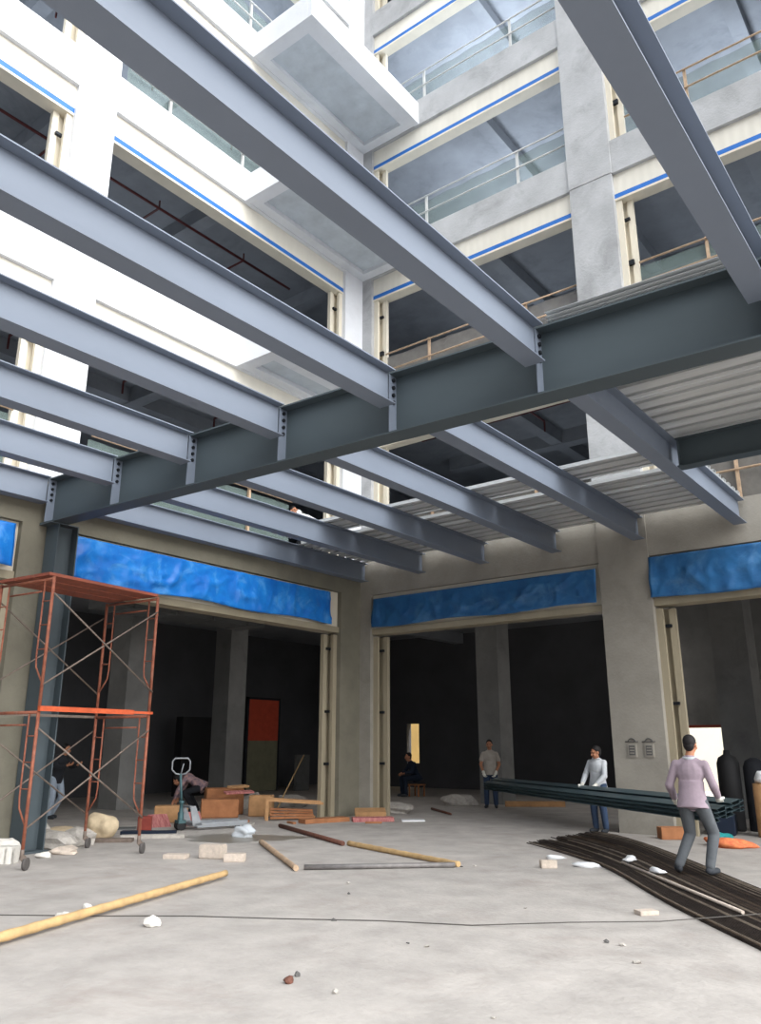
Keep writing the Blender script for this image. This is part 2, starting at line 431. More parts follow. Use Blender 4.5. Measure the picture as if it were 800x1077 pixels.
# guard rails with netting on the upper storeys
RAILS = []
def guard(axis, a0, a1, zf, label, wood, net):
    root = empty('guard_rail', (XL-.22, a0, zf) if axis == 'L' else (a0, YR+.18, zf))
    L = a1-a0
    def P(s, d, z): return (-d, s, z) if axis == 'L' else (s, d, z)
    for z in (.62, 1.12):
        bm = bmesh.new(); tube(bm, [P(.02, 0, z), P(L*.5, 0, z+.01), P(L-.02, 0, z)], .024, 6)
        mesh_obj('rail', bm, wood, root)
    npost = max(2, int(L/2.1)); 
    for i in range(npost):
        s = L*(i+.5)/npost
        bm = bmesh.new(); bar(bm, P(s, .05, 0), P(s, .05, 1.18), .06, .06); mesh_obj('post', bm, wood, root)
    bm = bmesh.new()
    nx = int(L/.25); g = []
    for i in range(nx+1):
        g.append([bm.verts.new(P(L*i/nx, .11+.02*math.sin(i*1.7+j), .03+j*.26)) for j in range(5)])
    for i in range(nx):
        for j in range(4): bm.faces.new((g[i][j], g[i+1][j], g[i+1][j+1], g[i][j+1])).smooth = True
    mesh_obj('safety_net', bm, net, root)
    tag(root, label, 'railing')
names = ['first', 'second', 'third', 'fourth']
for k in range(4):
    guard('R', RP[0][1]+.35, RP[1][0]-.02, ZT[k], 'netted guard rail on the %s storey between corner and concrete pillar' % names[k], M_rail if k < 2 else M_railw, M_netg if k < 2 else M_net)
    guard('R', RP[1][1]+.35, RP[2][0]-.02, ZT[k], 'netted guard rail on the %s storey past the concrete pillar, cut by the frame' % names[k], M_rail if k < 3 else M_railw, M_netg if k < 1 else M_net)
    if k < 3 or k == 3:
        guard('L', LP[1][1]+.35, LP[2][0]-(.4 if k else 1.6), ZT[k], 'guard rail on the %s storey of the white facade before the corner' % names[k], M_rail if k < 2 else M_railw, M_net)
guard('L', LP[0][1]+5, LP[1][0]-.3, ZT[0], 'guard rail on the first storey of the white facade, cut by the frame', M_rail, M_net)

# red sprinkler pipes below the upper ceilings
for k, nm in ((2, 'second'), (3, 'third'), (1, 'first')):
    for ax, lab in [('L', 'dark red sprinkler pipe under the ceiling of the %s storey, white facade'), ('R', 'dark red sprinkler pipe under the ceiling of the %s storey, concrete facade')][:2 if k == 1 else 1]:
        root = empty('sprinkler_pipe', (-14.6, 0, ZT[k]-.95) if ax == 'L' else (-9, 17.4, ZT[k]-.95))
        bm = bmesh.new()
        if ax == 'L': tube(bm, [(0, 0, 0), (0, 14.5, 0)], .035, 8)
        else: tube(bm, [(-3.0, 0, 0), (9.0, 0, 0)], .03, 8)
        mesh_obj('main_pipe', bm, M_redpipe, root)
        for i in range(5):
            bm = bmesh.new(); p = (0, 1.5+2.8*i, 0) if ax == 'L' else (-2+2.4*i, 0, 0)
            bar(bm, p, (p[0], p[1], .22), .03, .03); bar(bm, p, (p[0]-(.8 if ax == 'L' else 0), p[1]+(.8 if ax == 'R' else 0), 0), .04, .04)
            bar(bm, (p[0]-(.8 if ax == 'L' else 0), p[1]+(.8 if ax == 'R' else 0), 0), (p[0]-(.8 if ax == 'L' else 0), p[1]+(.8 if ax == 'R' else 0), -.3), .035, .035)
            mesh_obj('branch', bm, M_redpipe, root)
        tag(root, lab % nm, 'pipe')

# ------------------------------------------------------------------ steel frame
ZS = 6.05                     # top of steel
def ibeam(bm, a, b, depth, w, tf, tw):
    """I section from a to b (points on top centre line)"""
    a = Vector(a); b = Vector(b); d = (b-a).normalized(); s = d.cross(Vector((0, 0, 1))).normalized(); up = Vector((0, 0, 1))
    prof = [(-w/2, 0), (w/2, 0), (w/2, -tf), (tw/2, -tf), (tw/2, -depth+tf), (w/2, -depth+tf), (w/2, -depth), (-w/2, -depth), (-w/2, -depth+tf), (-tw/2, -depth+tf), (-tw/2, -tf), (-w/2, -tf)]
    r = [[bm.verts.new(p + s*x + up*z) for x, z in prof] for p in (a, b)]
    n = len(prof)
    for k in range(n): bm.faces.new((r[0][k], r[0][(k+1) % n], r[1][(k+1) % n], r[1][k]))
    bm.faces.new(r[0]); bm.faces.new(r[1][::-1])

GA, GB = Vector((-12.72, 6.98, ZS)), Vector((2.4, 7.74, ZS))
gdir = (GB-GA).normalized()
def gy(x): return GA.y + (x-GA.x)/(GB.x-GA.x)*(GB.y-GA.y)
JX = [-12.58, -10.80, -9.05, -7.26, -5.45, -3.50, -1.22]
# column
col = empty('steel_column', (-12.52, 7.16, 0))
bm = bmesh.new()
w, dp, tf = .38, .38, .02
box(bm, -w/2, w/2, -dp/2, -dp/2+tf, .03, ZS-.83); box(bm, -w/2, w/2, dp/2-tf, dp/2, .03, ZS-.83); box(bm, -.01, .01, -dp/2+tf, dp/2-tf, .03, ZS-.83)
mesh_obj('shaft', bm, M_girder, col)
bm = bmesh.new(); box(bm, -.22, .25, -.25, .25, 0, .03); mesh_obj('base_plate', bm, M_girder, col)
bm = bmesh.new(); box(bm, -.19, .19, -.33, .19, ZS-.83, ZS-.812)
mesh_obj('cap_plate', bm, M_girder, col)
tag(col, 'grey steel column standing inside the scaffold, carrying the main girder', 'column')
# girder
gr = empty('main_girder', (0, 0, 0))
bm = bmesh.new(); ibeam(bm, GA, GB, .81, .30, .022, .014)
mesh_obj('girder_beam', bm, M_girder, gr)
Rg = Matrix.Rotation(math.atan2(gdir.y, gdir.x), 4, 'Z')
for x in JX:
    for sd in (-1, 1):
        T = Matrix.Translation((x, gy(x), 0)) @ Rg
        bm = bmesh.new()
        y0, y1 = sorted((sd*.008, sd*.160))
        box(bm, -.006, .006, y0, y1, ZS-.788, ZS-.022, M=T)
        st = mesh_obj('stiffener', bm, M_steel, gr)
        for i in range(4):
            bm = bmesh.new(); zc = ZS-.09-.1*i
            tube(bm, [T @ Vector((.006, sd*.085, zc)), T @ Vector((.032, sd*.085, zc))], .026, 6)
            mesh_obj('bolt', bm, M_bolt, st)
tag(gr, 'deep dark grey steel girder crossing the courtyard on the column', 'girder')
# joists
def joist(x, y0, y1, label, skew=0.0):
    root = empty('steel_joist', (x, y0, ZS))
    bm = bmesh.new(); ibeam(bm, (0, 0, 0), (skew, y1-y0, 0), .46, .24, .014, .009)
    mesh_obj('joist_beam', bm, M_steel, root)
    return tag(root, label, 'beam')
ordn = ['grey steel joist meeting the girder above the steel column, overhead side', 'second grey joist from the steel column, overhead side of the girder', 'third grey joist from the steel column, overhead side of the girder',
        'fourth grey joist from the steel column, overhead side of the girder', 'fifth grey joist from the steel column, overhead side of the girder', 'sixth long grey joist passing over the camera, meeting the girder beside the stacked sheets',
        'big grey joist crossing the upper corner above the carrying workers']
for x, lab in zip(JX, ordn):
    joist(x, -2.5, gy(x)-.175, lab, 0.0)
ordf = ['joist nearest the white facade, running under the deck to the corner', 'second joist from the white facade between girder and corner deck', 'third joist from the white facade between girder and decked wall',
        'fourth joist from the white facade between girder and decked wall', 'fifth joist from the white facade between girder and decked wall', 'sixth joist from the white facade, with bright deck rib ends on its flange']
for x, lab in zip(JX[:6], ordf):
    joist(x, gy(x)+.175, YR-.04, 'grey ' + lab)
cb = empty('cross_beam', (JX[5]+.12, 11.72, ZS))
bm = bmesh.new(); ibeam(bm, (0, 0, 0), (5.6, 0, 0), .45, .22, .014, .009); mesh_obj('beam_body', bm, M_girder, cb)
bm = bmesh.new(); box(bm, .02, .03, -.1, .1, -.43, -.02); mesh_obj('end_plate', bm, M_girder, cb)
tag(cb, 'short dark steel cross beam framed into the sixth joist near the concrete pillar', 'beam')

# ------------------------------------------------------------------ deck sheets
def deck_mesh(L, W=.60, pitch=.30, h=.09, t=.0):
    """profiled sheet, ribs along local X, from x=0..L, y=0..W"""
    pts = []; y = 0
    k = int(round(W/pitch))
    pts.append((0, 0.0))
    for i in range(k):
        c = pitch*(i+.5)
        pts += [(c-.045, 0), (c-.07, h), (c+.07, h), (c+.045, 0)]
    pts.append((W, 0)); pts.append((W, .02))
    bm = bmesh.new()
    r = [[bm.verts.new((x, yy, zz)) for yy, zz in pts] for x in (0, L)]
    for i in range(len(pts)-1): bm.faces.new((r[0][i], r[0][i+1], r[1][i+1], r[1][i]))
    return bm
def deck_obj(name, L, **kw):
    o = mesh_obj(name, deck_mesh(L, **kw), M_deck)
    md = o.modifiers.new('gauge', 'SOLIDIFY'); md.thickness = .0025
    return o
x0 = JX[0]+.1; Ld = JX[5]+.11-x0
first = None
ys = [11.86, 12.30, 12.98]
y = 13.6
while y < 15.0: ys.append(y); y += .605
for i, y in enumerate(ys):
    if first is None: first = deck_obj('deck_sheet', Ld); o = first
    else: o = first.copy(); COL.objects.link(o)
    o.location = (x0 + (.25 if i in (0, 1) else 0), y, ZS+.004 + (.0 if i != 1 else .096))
    tag(o, 'galvanised ribbed deck sheet laid across the joists along the concrete facade', 'deck sheet', 'deck sheets over the joists by the wall')
# sheets over the bay next to the pillar
first = None
for i in range(6):
    y = 8.02+.61*i
    if first is None: first = deck_obj('deck_sheet', 5.0); o = first
    else: o = first.copy(); COL.objects.link(o)
    o.location = (JX[5]-.06, y, ZS+.004)
    tag(o, 'galvanised ribbed deck sheet between girder and short cross beam', 'deck sheet', 'deck sheets between girder and cross beam')
# loose sheets stacked on the girder
first = None
for i in range(4):
    if first is None: first = deck_obj('deck_sheet', 2.1, W=.5, pitch=.25, h=.02); o = first
    else: o = first.copy(); COL.objects.link(o)
    o.location = (JX[5]+.14, gy(JX[5])-.10-.02*i, ZS+.004+.042*i); o.rotation_euler = (0, 0, .045)
    if i == 3: o.data = o.data.copy(); o.data.materials[0] = M_bright
    tag(o, 'bright zinc sheet in the loose stack lying on top of the girder' if i < 3 else 'brightest topmost zinc sheet of the loose stack on the girder', 'deck sheet', 'sheets stacked on the girder' if i < 3 else None)

# ------------------------------------------------------------------ scaffold tower
SF = Vector((-10.80, 6.13, 0)); su = Vector((-.11, .994, 0)).normalized(); sw = Vector((-.994, -.11, 0)).normalized()
SLEN, SWID = 2.02, 1.25
sc_root = empty('scaffold_tower', SF)
def SP(l, w, z): return su*l + sw*w + Vector((0, 0, z))
H0, HF = .17, 1.90
fr_i = 0
for tier in range(2):
    zb = H0 + tier*HF; zt = zb+HF
    for l in (0, SLEN):
        bm = bmesh.new()
        for wv in (0, SWID):
            tube(bm, [SP(l, wv, zb), SP(l, wv, zt)], .024, 8)
        tube(bm, [SP(l, 0, zt-.03), SP(l, SWID, zt-.03)], .022, 8)
        tube(bm, [SP(l, .25, zt-.2), SP(l, SWID-.25, zt-.2)], .014, 6)
        fo = mesh_obj('end_frame', bm, M_rust, sc_root)
        for s0, sg in ((0, 1), (SWID, -1)):
            bm = bmesh.new()
            a = s0+sg*.2
            tube(bm, [SP(l, a, zt-.05), SP(l, a, zb+.75), SP(l, a-sg*.02, zb+.6), SP(l, s0+sg*.01, zb+.38)], .014, 6)
            for zz in (zb+.85, zb+1.2, zb+1.55): tube(bm, [SP(l, s0, zz), SP(l, a, zz)], .010, 6)
            mesh_obj('ladder', bm, M_rust, fo)
    for wv, off in ((0, -.03), (SWID, .03)):
        for a, b in ((zb+.35, zt-.25), (zt-.25, zb+.35)):
            bm = bmesh.new(); tube(bm, [SP(0, wv+off+(.012 if a < b else -.012), a), SP(SLEN, wv+off+(.012 if a < b else -.012), b)], .013, 6)
            mesh_obj('cross_brace', bm, M_brace, sc_root)
bm = bmesh.new()
for i in range(3):
    wv = .05+.41*i
    p0, p1 = SP(-.05, wv+.19, H0+2*HF+.045), SP(SLEN+.05, wv+.19, H0+2*HF+.045)
    bar(bm, p0, p1, .37, .045)
mesh_obj('platform', bm, mat('platform_brown', (158, 84, 62), .7, var=.3, scale=5, rgb2=(120, 70, 56)), sc_root)
bm = bmesh.new(); bar(bm, SP(-.03, SWID+.05, H0+HF-.02), SP(SLEN+.03, SWID+.05, H0+HF-.02), .04, .04); mesh_obj('ledger', bm, M_brace, sc_root)
bm = bmesh.new()
bar(bm, SP(-.03, -.04, H0+HF+.02), SP(SLEN*.82, -.04, H0+HF+.02), .05, .07); bar(bm, SP(SLEN*.82, -.04, H0+HF+.02), SP(SLEN+.03, -.04, H0+HF+.02), .035, .04)
mesh_obj('ledger', bm, M_orange, sc_root)
for l in (0, SLEN):
    for wv in (0, SWID):
        bm = bmesh.new()
        tube(bm, [SP(l, wv, .14), SP(l, wv, .26)], .028, 8)
        p = SP(l, wv, .17); bar(bm, p, p+Vector((.03, .04, -.05)), .06, .07)
        ca = mesh_obj('caster', bm, M_brace, sc_root)
        bm = bmesh.new(); c = p+Vector((.03, .05, -.09))
        dd = Vector((.83, .55, 0)); tube(bm, [c-dd*.02, c+dd*.02], .08, 16)
        mesh_obj('wheel', bm, M_rubber, ca)
tag(sc_root, 'rusty orange mobile scaffold tower on casters around the steel column', 'scaffold')

# ------------------------------------------------------------------ poles, wire, bricks on the floor
def pole(name, a, b, r, m, label, cat, nodes=0, z=None, taper=.85, group=None):
    a = Vector(a); b = Vector(b)
    if len(a) == 2: a = a.to_3d(); b = b.to_3d()
    a.z = b.z = r if z is None else z
    mid = (a+b)/2; root_loc = mid.copy(); 
    bm = bmesh.new(); n = max(2, nodes*3); pts = []; rr = []
    for i in range(n+1):
        t = i/n; p = a.lerp(b, t)-mid; k = 1-(1-taper)*t
        pts.append(p); rr.append(r*k*(1.12 if nodes and i % 3 == 0 else 1))
    tube(bm, pts, rr, 10)
    o = mesh_obj(name, bm, m, loc=root_loc)
    return tag(o, label, cat, group)
pole('bamboo_pole', (-6.86, 3.4), (-8.16, 7.36), .042, M_bamboo, 'long yellow bamboo pole lying alone on the open floor', 'pole', 14, z=.062)
pole('steel_pipe', (-12.15, 12.35), (-9.16, 10.80), .038, M_rustpipe, 'rusty brown pipe lying on the floor beyond the puddle', 'pipe', taper=1)
pole('bamboo_pole', (-9.10, 10.88), (-6.37, 9.95), .040, M_bamboo, 'pale bamboo pole lying end to end with the rusty pipe', 'pole', 9)
pole('bamboo_pole', (-10.40, 10.14), (-7.86, 8.32), .040, M_rail, 'short weathered bamboo pole lying between puddle and grey pipe', 'pole', 8)
pole('steel_pipe', (-7.86, 8.47), (-6.40, 9.90), .035, M_greypipe, 'straight grey metal pipe lying on the floor', 'pipe', taper=1)
bm = bmesh.new()
wp = [(-9.2, 3.8), (-8.19, 4.49), (-7.75, 4.8), (-7.4, 5.04), (-7.05, 5.32), (-6.68, 5.6), (-5.9, 6.05), (-5.09, 6.56), (-4.3, 6.92), (-3.53, 7.36), (-2.9, 7.9), (-2.26, 8.81), (-1.7, 9.7)]
tube(bm, [(x, y, (.006 if x < -3.6 else .055)) for x, y in wp], .005, 6)
tag(mesh_obj('wire', bm, M_wire), 'thin dark wire stretched across the whole floor', 'wire')

def brick(x, y, s, rz, m, label, name='brick', group=None, lumpy=False):
    bm = bmesh.new()
    if lumpy: lump(bm, (0, 0, s[2]*.6), s, .2, seed=int(abs(x*100)), sub=2)
    else:
        box(bm, -s[0]/2, s[0]/2, -s[1]/2, s[1]/2, 0, s[2])
        bmesh.ops.bevel(bm, geom=bm.edges[:], offset=min(s)*.08, segments=2, affect='EDGES')
    o = mesh_obj(name, bm, m, loc=(x, y, 0)); o.rotation_euler = (0, 0, rz)
    return tag(o, label, 'brick' if name == 'brick' else name.split('_')[-1], group)
brick(-9.72, 8.50, (.36, .22, .19), .4, M_brick, 'larger pale brick, thick block of the pair beside the puddle')
brick(-9.20, 8.46, (.30, .18, .11), .7, M_brick, 'smaller pale brick touching the thick block beside the puddle')
brick(-10.13, 8.16, (.34, .2, .06), .5, M_brick, 'flat thin pale brick lying between scaffold and brick pair')
brick(-6.61, 5.10, (.085, .06, .055), .5, M_foam, 'white rubble lump on the bare floor past the long bamboo pole', 'rubble_lump', lumpy=True)
brick(-7.55, 4.78, (.09, .055, .04), .2, M_foam, 'flat white scrap touching the long bamboo pole', 'rubble_lump', lumpy=True)
brick(-7.81, 5.20, (.05, .045, .035), .2, M_foam, 'small white scrap beyond the long bamboo pole', 'rubble_lump', lumpy=True)
brick(-5.38, 10.65, (.22, .13, .10), .7, M_brick, 'pale brick alone near the frayed end of the rod bundle')
brick(-3.22, 8.42, (.20, .13, .04), .9, M_brick, 'flat pale chip of brick beside the long edge of the rods')
brick(-4.35, 4.56, (.035, .03, .03), .9, M_rustpipe, 'small reddish stone alone on the bare floor', 'stone', lumpy=True)
brick(-4.42, 4.72, (.02, .02, .02), .2, M_ink, 'tiny dark pebble beside the reddish stone', 'stone', lumpy=True)
rnd = random.Random(3)
for i in range(18):
    x, y = rnd.uniform(-7.5, -2.2), rnd.uniform(4.2, 10.2)
    if x > -5.4 and y > 8.0: continue
    bm = bmesh.new(); s = rnd.uniform(.012, .03); lump(bm, (0, 0, s*.4), (s*1.3, s, s*.6), .3, seed=i, sub=1)
    o = mesh_obj('floor_grit', bm, M_stone if i % 2 else M_ink, loc=(x, y, 0))
    tag(o, 'tiny crumb of pale mortar scattered on the floor' if i % 2 else 'tiny dark crumb scattered on the floor', 'crumb', 'pale crumbs on the floor' if i % 2 else 'dark crumbs on the floor')

# puddle + plastic bag
bm = bmesh.new(); vs = []
for i in range(40):
    a = 2*PI*i/40; r = 1+.16*math.sin(3*a+1)+.1*math.sin(7*a)
    u = Vector((.80, .60)); v = Vector((-.60, .80))
    p = u*math.cos(a)*1.02*r + v*math.sin(a)*.62*r
    vs.append(bm.verts.new((p.x, p.y, 0)))
bm.faces.new(vs)
tag(mesh_obj('puddle', bm, M_puddle, loc=(-11.35, 10.55, .004)), 'shallow dark puddle on the floor in front of the pallet jack', 'puddle')
bm = bmesh.new(); lump(bm, (0, 0, .07), (.2, .15, .12), .35, 5, 3)
tag(mesh_obj('plastic_bag', bm, M_clear, smooth=True, loc=(-11.45, 10.72, .006)), 'crumpled clear plastic bag lying in the puddle', 'bag')

# ------------------------------------------------------------------ pallet jack
pj = empty('pallet_jack', (-13.28, 10.9, 0), math.radians(74)); pj.scale = (.96, .96, .94)
# local +X: fork direction
for s in (-1, 1):
    bm = bmesh.new()
    vs = box(bm, .12, 1.25, s*.19-.08, s*.19+.08, .09, .15)
    box(bm, .12, 1.22, s*.19-.075, s*.19-.055, .05, .09); box(bm, .12, 1.22, s*.19+.055, s*.19+.075, .05, .09)
    fk = mesh_obj('fork', bm, M_jack, pj)
    bm = bmesh.new(); tube(bm, [(1.05, s*.19-.045, .04), (1.05, s*.19+.045, .04)], .04, 12); mesh_obj('load_roller', bm, M_black, fk)
bm = bmesh.new()
for yy in (-.27, .25): 
    vs = [bm.verts.new(v) for v in ((-.06, yy, .48), (.06, yy, .48), (.22, yy, .10), (.02, yy, .10), (-.06, yy+.02, .48), (.06, yy+.02, .48), (.22, yy+.02, .10), (.02, yy+.02, .10))]
    for q in ((0, 1, 2, 3), (7, 6, 5, 4), (0, 4, 5, 1), (1, 5, 6, 2), (2, 6, 7, 3), (3, 7, 4, 0)): bm.faces.new([vs[i] for i in q])
box(bm, -.06, .06, -.25, .25, .44, .48); box(bm, .05, .12, -.27, .27, .09, .14)
mesh_obj('fork_carriage', bm, M_jack, pj)
bm = bmesh.new(); lathe(bm, [(.05, .12), (.06, .14), (.06, .34), (.04, .36), (.035, .52), (.05, .53), (.05, .58)], 14, (-.14, 0, 0)); box(bm, -.22, -.06, -.1, .1, .14, .2)
mesh_obj('hydraulic_pump', bm, M_jackg, pj)
for s in (-1, 1):
    bm = bmesh.new(); tube(bm, [(-.14, s*.06-.025, .1), (-.14, s*.06+.025, .1)], .1, 16); mesh_obj('steer_wheel', bm, M_black, pj)
bm = bmesh.new(); tube(bm, [(-.14, 0, .5), (-.17, 0, .8), (-.2, 0, 1.12)], .027, 8)
hd = mesh_obj('tow_bar', bm, M_jackg, pj)
bm = bmesh.new()
HW = Vector((.91, -.41, 0)); HC = Vector((-.2, 0, 1.10))
Pz = [HC + HW*a + Vector((-.01*c, 0, c)) for a, c in ((0, 0), (.10, .02), (.18, .10), (.18, .27), (.13, .33), (-.13, .33), (-.18, .27), (-.18, .10), (-.10, .02), (0, 0))]
tube(bm, Pz, .018, 7); tube(bm, [HC, HC+HW*.05+Vector((0, 0, .22))], .012, 6)
mesh_obj('handle_loop', bm, M_jack, pj)
tag(pj, 'grey hand pallet jack with upright loop handle at the edge of the shade', 'pallet jack')

# ------------------------------------------------------------------ boxes, boards, rubble near the scaffold
def carton(name, x, y, s, rz, m, label, tilt=0, z=0, cat=None):
    bm = bmesh.new(); box(bm, -s[0]/2, s[0]/2, -s[1]/2, s[1]/2, 0, s[2])
    bmesh.ops.bevel(bm, geom=bm.edges[:], offset=min(s)*.05, segments=1, affect='EDGES')
    # open flap line on top
    if s[2] > .15:
        box(bm, -s[0]*.5, s[0]*.5, -.006, .006, s[2]-.002, s[2]+.004)
    o = mesh_obj(name, bm, m, loc=(x, y, z)); o.rotation_euler = (tilt, 0, rz)
    return tag(o, label, cat or name.split('_')[-1])
R55 = math.radians(50)
carton('cardboard_box', -14.95, 13.2, (.85, .5, .40), R55, M_card, 'brown cardboard box behind the pallet jack forks, lowest of its heap')
carton('cardboard_box', -15.55, 13.85, (.9, .5, .60), R55+.1, M_card, 'larger brown cardboard carton standing behind the low box', )
carton('cardboard_box', -14.45, 14.05, (.55, .45, .46), R55-.2, M_card2, 'tan carton beside the brown boxes, at the end of the forks')
carton('wood_plank', -14.7, 13.55, (.75, .14, .04), R55+.5, M_pink, 'pinkish plank lying slanted over the brown carton tops', .25, .52, 'plank')
carton('wood_plank', -14.95, 13.75, (.7, .14, .04), R55+.9, M_card2, 'pale tan plank lying over the carton tops', .2, .63, 'plank')
carton('cardboard_box', -14.85, 11.75, (.7, .4, .34), R55, M_card2, 'tan flattened box behind the pink striped boards')
carton('striped_board', -13.95, 11.55, (.46, .66, .05), R55+.2, M_pink, 'pink and maroon striped board leaning beside the pallet jack wheel', .55, .03, 'board')
carton('striped_board', -14.22, 10.98, (.40, .62, .05), R55+.3, M_pink, 'second pink striped board tilted under the first, toward the red box', .5, .03, 'board')
carton('cardboard_box', -13.60, 10.15, (.26, .24, .28), R55, M_redbox, 'small dark red box between scaffold caster and pink boards')
carton('flat_board', -14.5, 10.05, (.9, .35, .03), R55, M_duct, 'flat grey board lying behind the small red box', 0, 0, 'board')
# wooden frame (crate) and planks
cr = empty('wooden_crate', (-13.45, 13.25, 0), math.radians(48))
bm = bmesh.new(); bar(bm, (0, 0, 0), (0, 0, .42), .07, .07); bar(bm, (0, .55, 0), (0, .55, .42), .07, .07); mesh_obj('crate_post', bm, M_card2, cr)
bm = bmesh.new(); bar(bm, (-.02, 0, .43), (1.25, .02, .34), .09, .05); bar(bm, (-.02, .55, .43), (1.25, .55, .34), .09, .05); mesh_obj('top_rail', bm, M_card2, cr)
bm = bmesh.new()
for i in range(4): bar(bm, (.08, .08+.12*i, .05+.055*i), (1.05, .10+.12*i, .05+.04*i), .11, .04)
mesh_obj('crate_slat', bm, M_card, cr)
tag(cr, 'low broken wooden crate frame full of slats beyond the fork tips', 'crate')
for i, (x, y, L, rz, m, lab) in enumerate(((-12.2, 13.75, 1.1, 1.25, M_card, 'brown plank lying at the foot of the corner pier'), (-11.5, 14.55, .9, .8, M_pink, 'pinkish plank in front of the corner pier'),
                                         (-12.05, 15.15, .7, .75, M_card2, 'tan cardboard piece propped against the corner pier foot'), (-10.85, 15.15, .5, .7, M_plastic, 'white paper sheet on the floor at the corner pier foot'))):
    carton('wood_plank' if i < 2 else ('cardboard_piece' if i == 2 else 'paper_sheet'), x, y, (L, .32, .09 if i < 2 else (.12 if i == 2 else .03)), rz, m, lab, 0 if i != 2 else .25, 0.0 if i != 2 else .06, 'plank' if i < 2 else ('cardboard' if i == 2 else 'paper'))
rq = random.Random(9)
for i, (x, y) in enumerate(((-14.1, 12.55), (-13.6, 12.7), (-13.75, 14.4), (-13.3, 14.35), (-12.55, 13.1), (-13.0, 12.35), (-14.3, 14.75), (-11.2, 14.2))):
    carton('wood_offcut', x, y, (rq.uniform(.25, .5), rq.uniform(.07, .13), rq.uniform(.03, .05)), rq.uniform(0, 3), (M_card2, M_card, M_stone)[i % 3],
           'small loose timber offcut on the floor between the cartons and the corner pier', cat='offcut')['group'] = 'timber offcuts by the corner pier'
pole('prop_stick', (0, 0), (1, 1), .02, M_bamboo, 'thin pale stick leaning up against the inner side of the corner pier', 'stick')
o = [q for q in COL.objects if q.name.startswith('prop_stick')][0]
bm = bmesh.new(); tube(bm, [(0, 0, 0), (.45, .5, 1.35)], .018, 6); me = bpy.data.meshes.new('prop_stick'); bm.to_mesh(me); bm.free(); me.materials.append(M_bamboo)
o.data = me; o.location = (-15.3, 15.4, .0)

# rubble at the column foot
RB = [(-12.55, 7.70, .34, .26, .16, M_stone, 'broken concrete slab piece at the foot of the steel column'), (-12.75, 8.15, .34, .25, .16, M_stone, 'large grey rubble lump just past the steel column'),
      (-11.85, 7.42, .22, .17, .07, M_brick, 'pale flat rubble piece in front of the column rubble'), (-13.6, 7.85, .36, .25, .22, M_stone, 'grey stone rubble against the pier foot'),
      (-12.13, 6.62, .20, .17, .18, M_foam, 'white rubble piece between honeycomb block and steel column'), (-11.75, 7.0, .12, .09, .05, M_foam, 'small white rubble lump beside the scaffold caster')]
for x, y, a, b, c, m, lab in RB:
    brick(x, y, (a, b, c), .6, m, lab, 'rubble_lump', lumpy=True)
bm = bmesh.new()
for i in range(6): box(bm, -.3+.1*i, -.3+.1*i+.03, -.12, .12, .0, .2)
box(bm, -.3, .23, -.12, -.09, .0, .2); box(bm, -.3, .23, .09, .12, .0, .2); box(bm, -.3, .23, -.12, .12, .2, .22)
o = mesh_obj('hollow_block', bm, M_foam, loc=(-11.72, 6.32, 0)); o.rotation_euler = (0, 0, .75)
tag(o, 'white hollow honeycomb block on the floor beside the scaffold wheel', 'block')
bm = bmesh.new(); lump(bm, (0, 0, .17), (.27, .22, .26), .2, 11, 3); 
tag(mesh_obj('cement_sack', bm, M_sack, smooth=True, loc=(-13.4, 9.05, 0)), 'bulging cream cement sack between the scaffold legs', 'sack')
bm = bmesh.new(); lump(bm, (0, 0, .07), (.4, .25, .12), .2, 12, 3)
tag(mesh_obj('cement_sack', bm, M_sack, smooth=True, loc=(-13.95, 8.6, 0)), 'flat slumped beige sack lying before the bulging sack', 'sack')
bm = bmesh.new(); lathe(bm, [(.02, .42), (.05, .4), (.07, .3), (.09, .1), (.1, 0.0)], 12); 
tag(mesh_obj('red_cone', bm, mat('red_plastic', (176, 44, 40), .5), loc=(-14.55, 8.45, 0)), 'small red plastic cone among the rubble behind the steel column', 'cone')
for i, (x, y, L, rz, m, lab) in enumerate(((-12.72, 8.72, .9, .75, M_brace, 'weathered grey plank lying in front of the cement sack'), (-12.6, 9.6, 1.1, .85, M_stone, 'pale plank lying between two scaffold casters'), (-13.2, 9.95, 1.0, .7, M_navy, 'dark navy strip lying behind the scaffold caster'))):
    carton('scrap_plank', x, y, (L, .2, .06), rz, m, lab, 0, 0, 'plank')

# ------------------------------------------------------------------ steel rods on the floor
LO = [(-6.95, 13.2), (-5.8, 12.1), (-4.66, 10.97), (-3.27, 9.11), (-1.97, 7.56), (-.6, 6.0)]
UP = [(-6.75, 14.95), (-6.1, 14.75), (-5.11, 13.75), (-3.9, 12.2), (-2.64, 10.45), (-1.0, 8.3)]
def bez(pl, t):
    k = t*(len(pl)-1); i = min(int(k), len(pl)-2); f = k-i
    def g(j): return Vector(pl[max(0, min(len(pl)-1, j))])
    p0, p1, p2, p3 = g(i-1), g(i), g(i+1), g(i+2)
    return .5*((2*p1)+(-p0+p2)*f+(2*p0-5*p1+4*p2-p3)*f*f+(-p0+3*p1-3*p2+p3)*f**3)
def rod_path(u, z, s0, fr):
    pts = []
    for i in range(13):
        t = s0+(1-s0)*i/12
        w = u + .035*math.sin(5.5*t+1.0)*math.sin(PI*u) + .022*math.sin(9*t+5*u)*math.sin(PI*u) + fr*(1-t)**6
        q = bez(LO, t).lerp(bez(UP, t), w)
        pts.append((q.x, q.y, z))
    return pts
rr = random.Random(21)
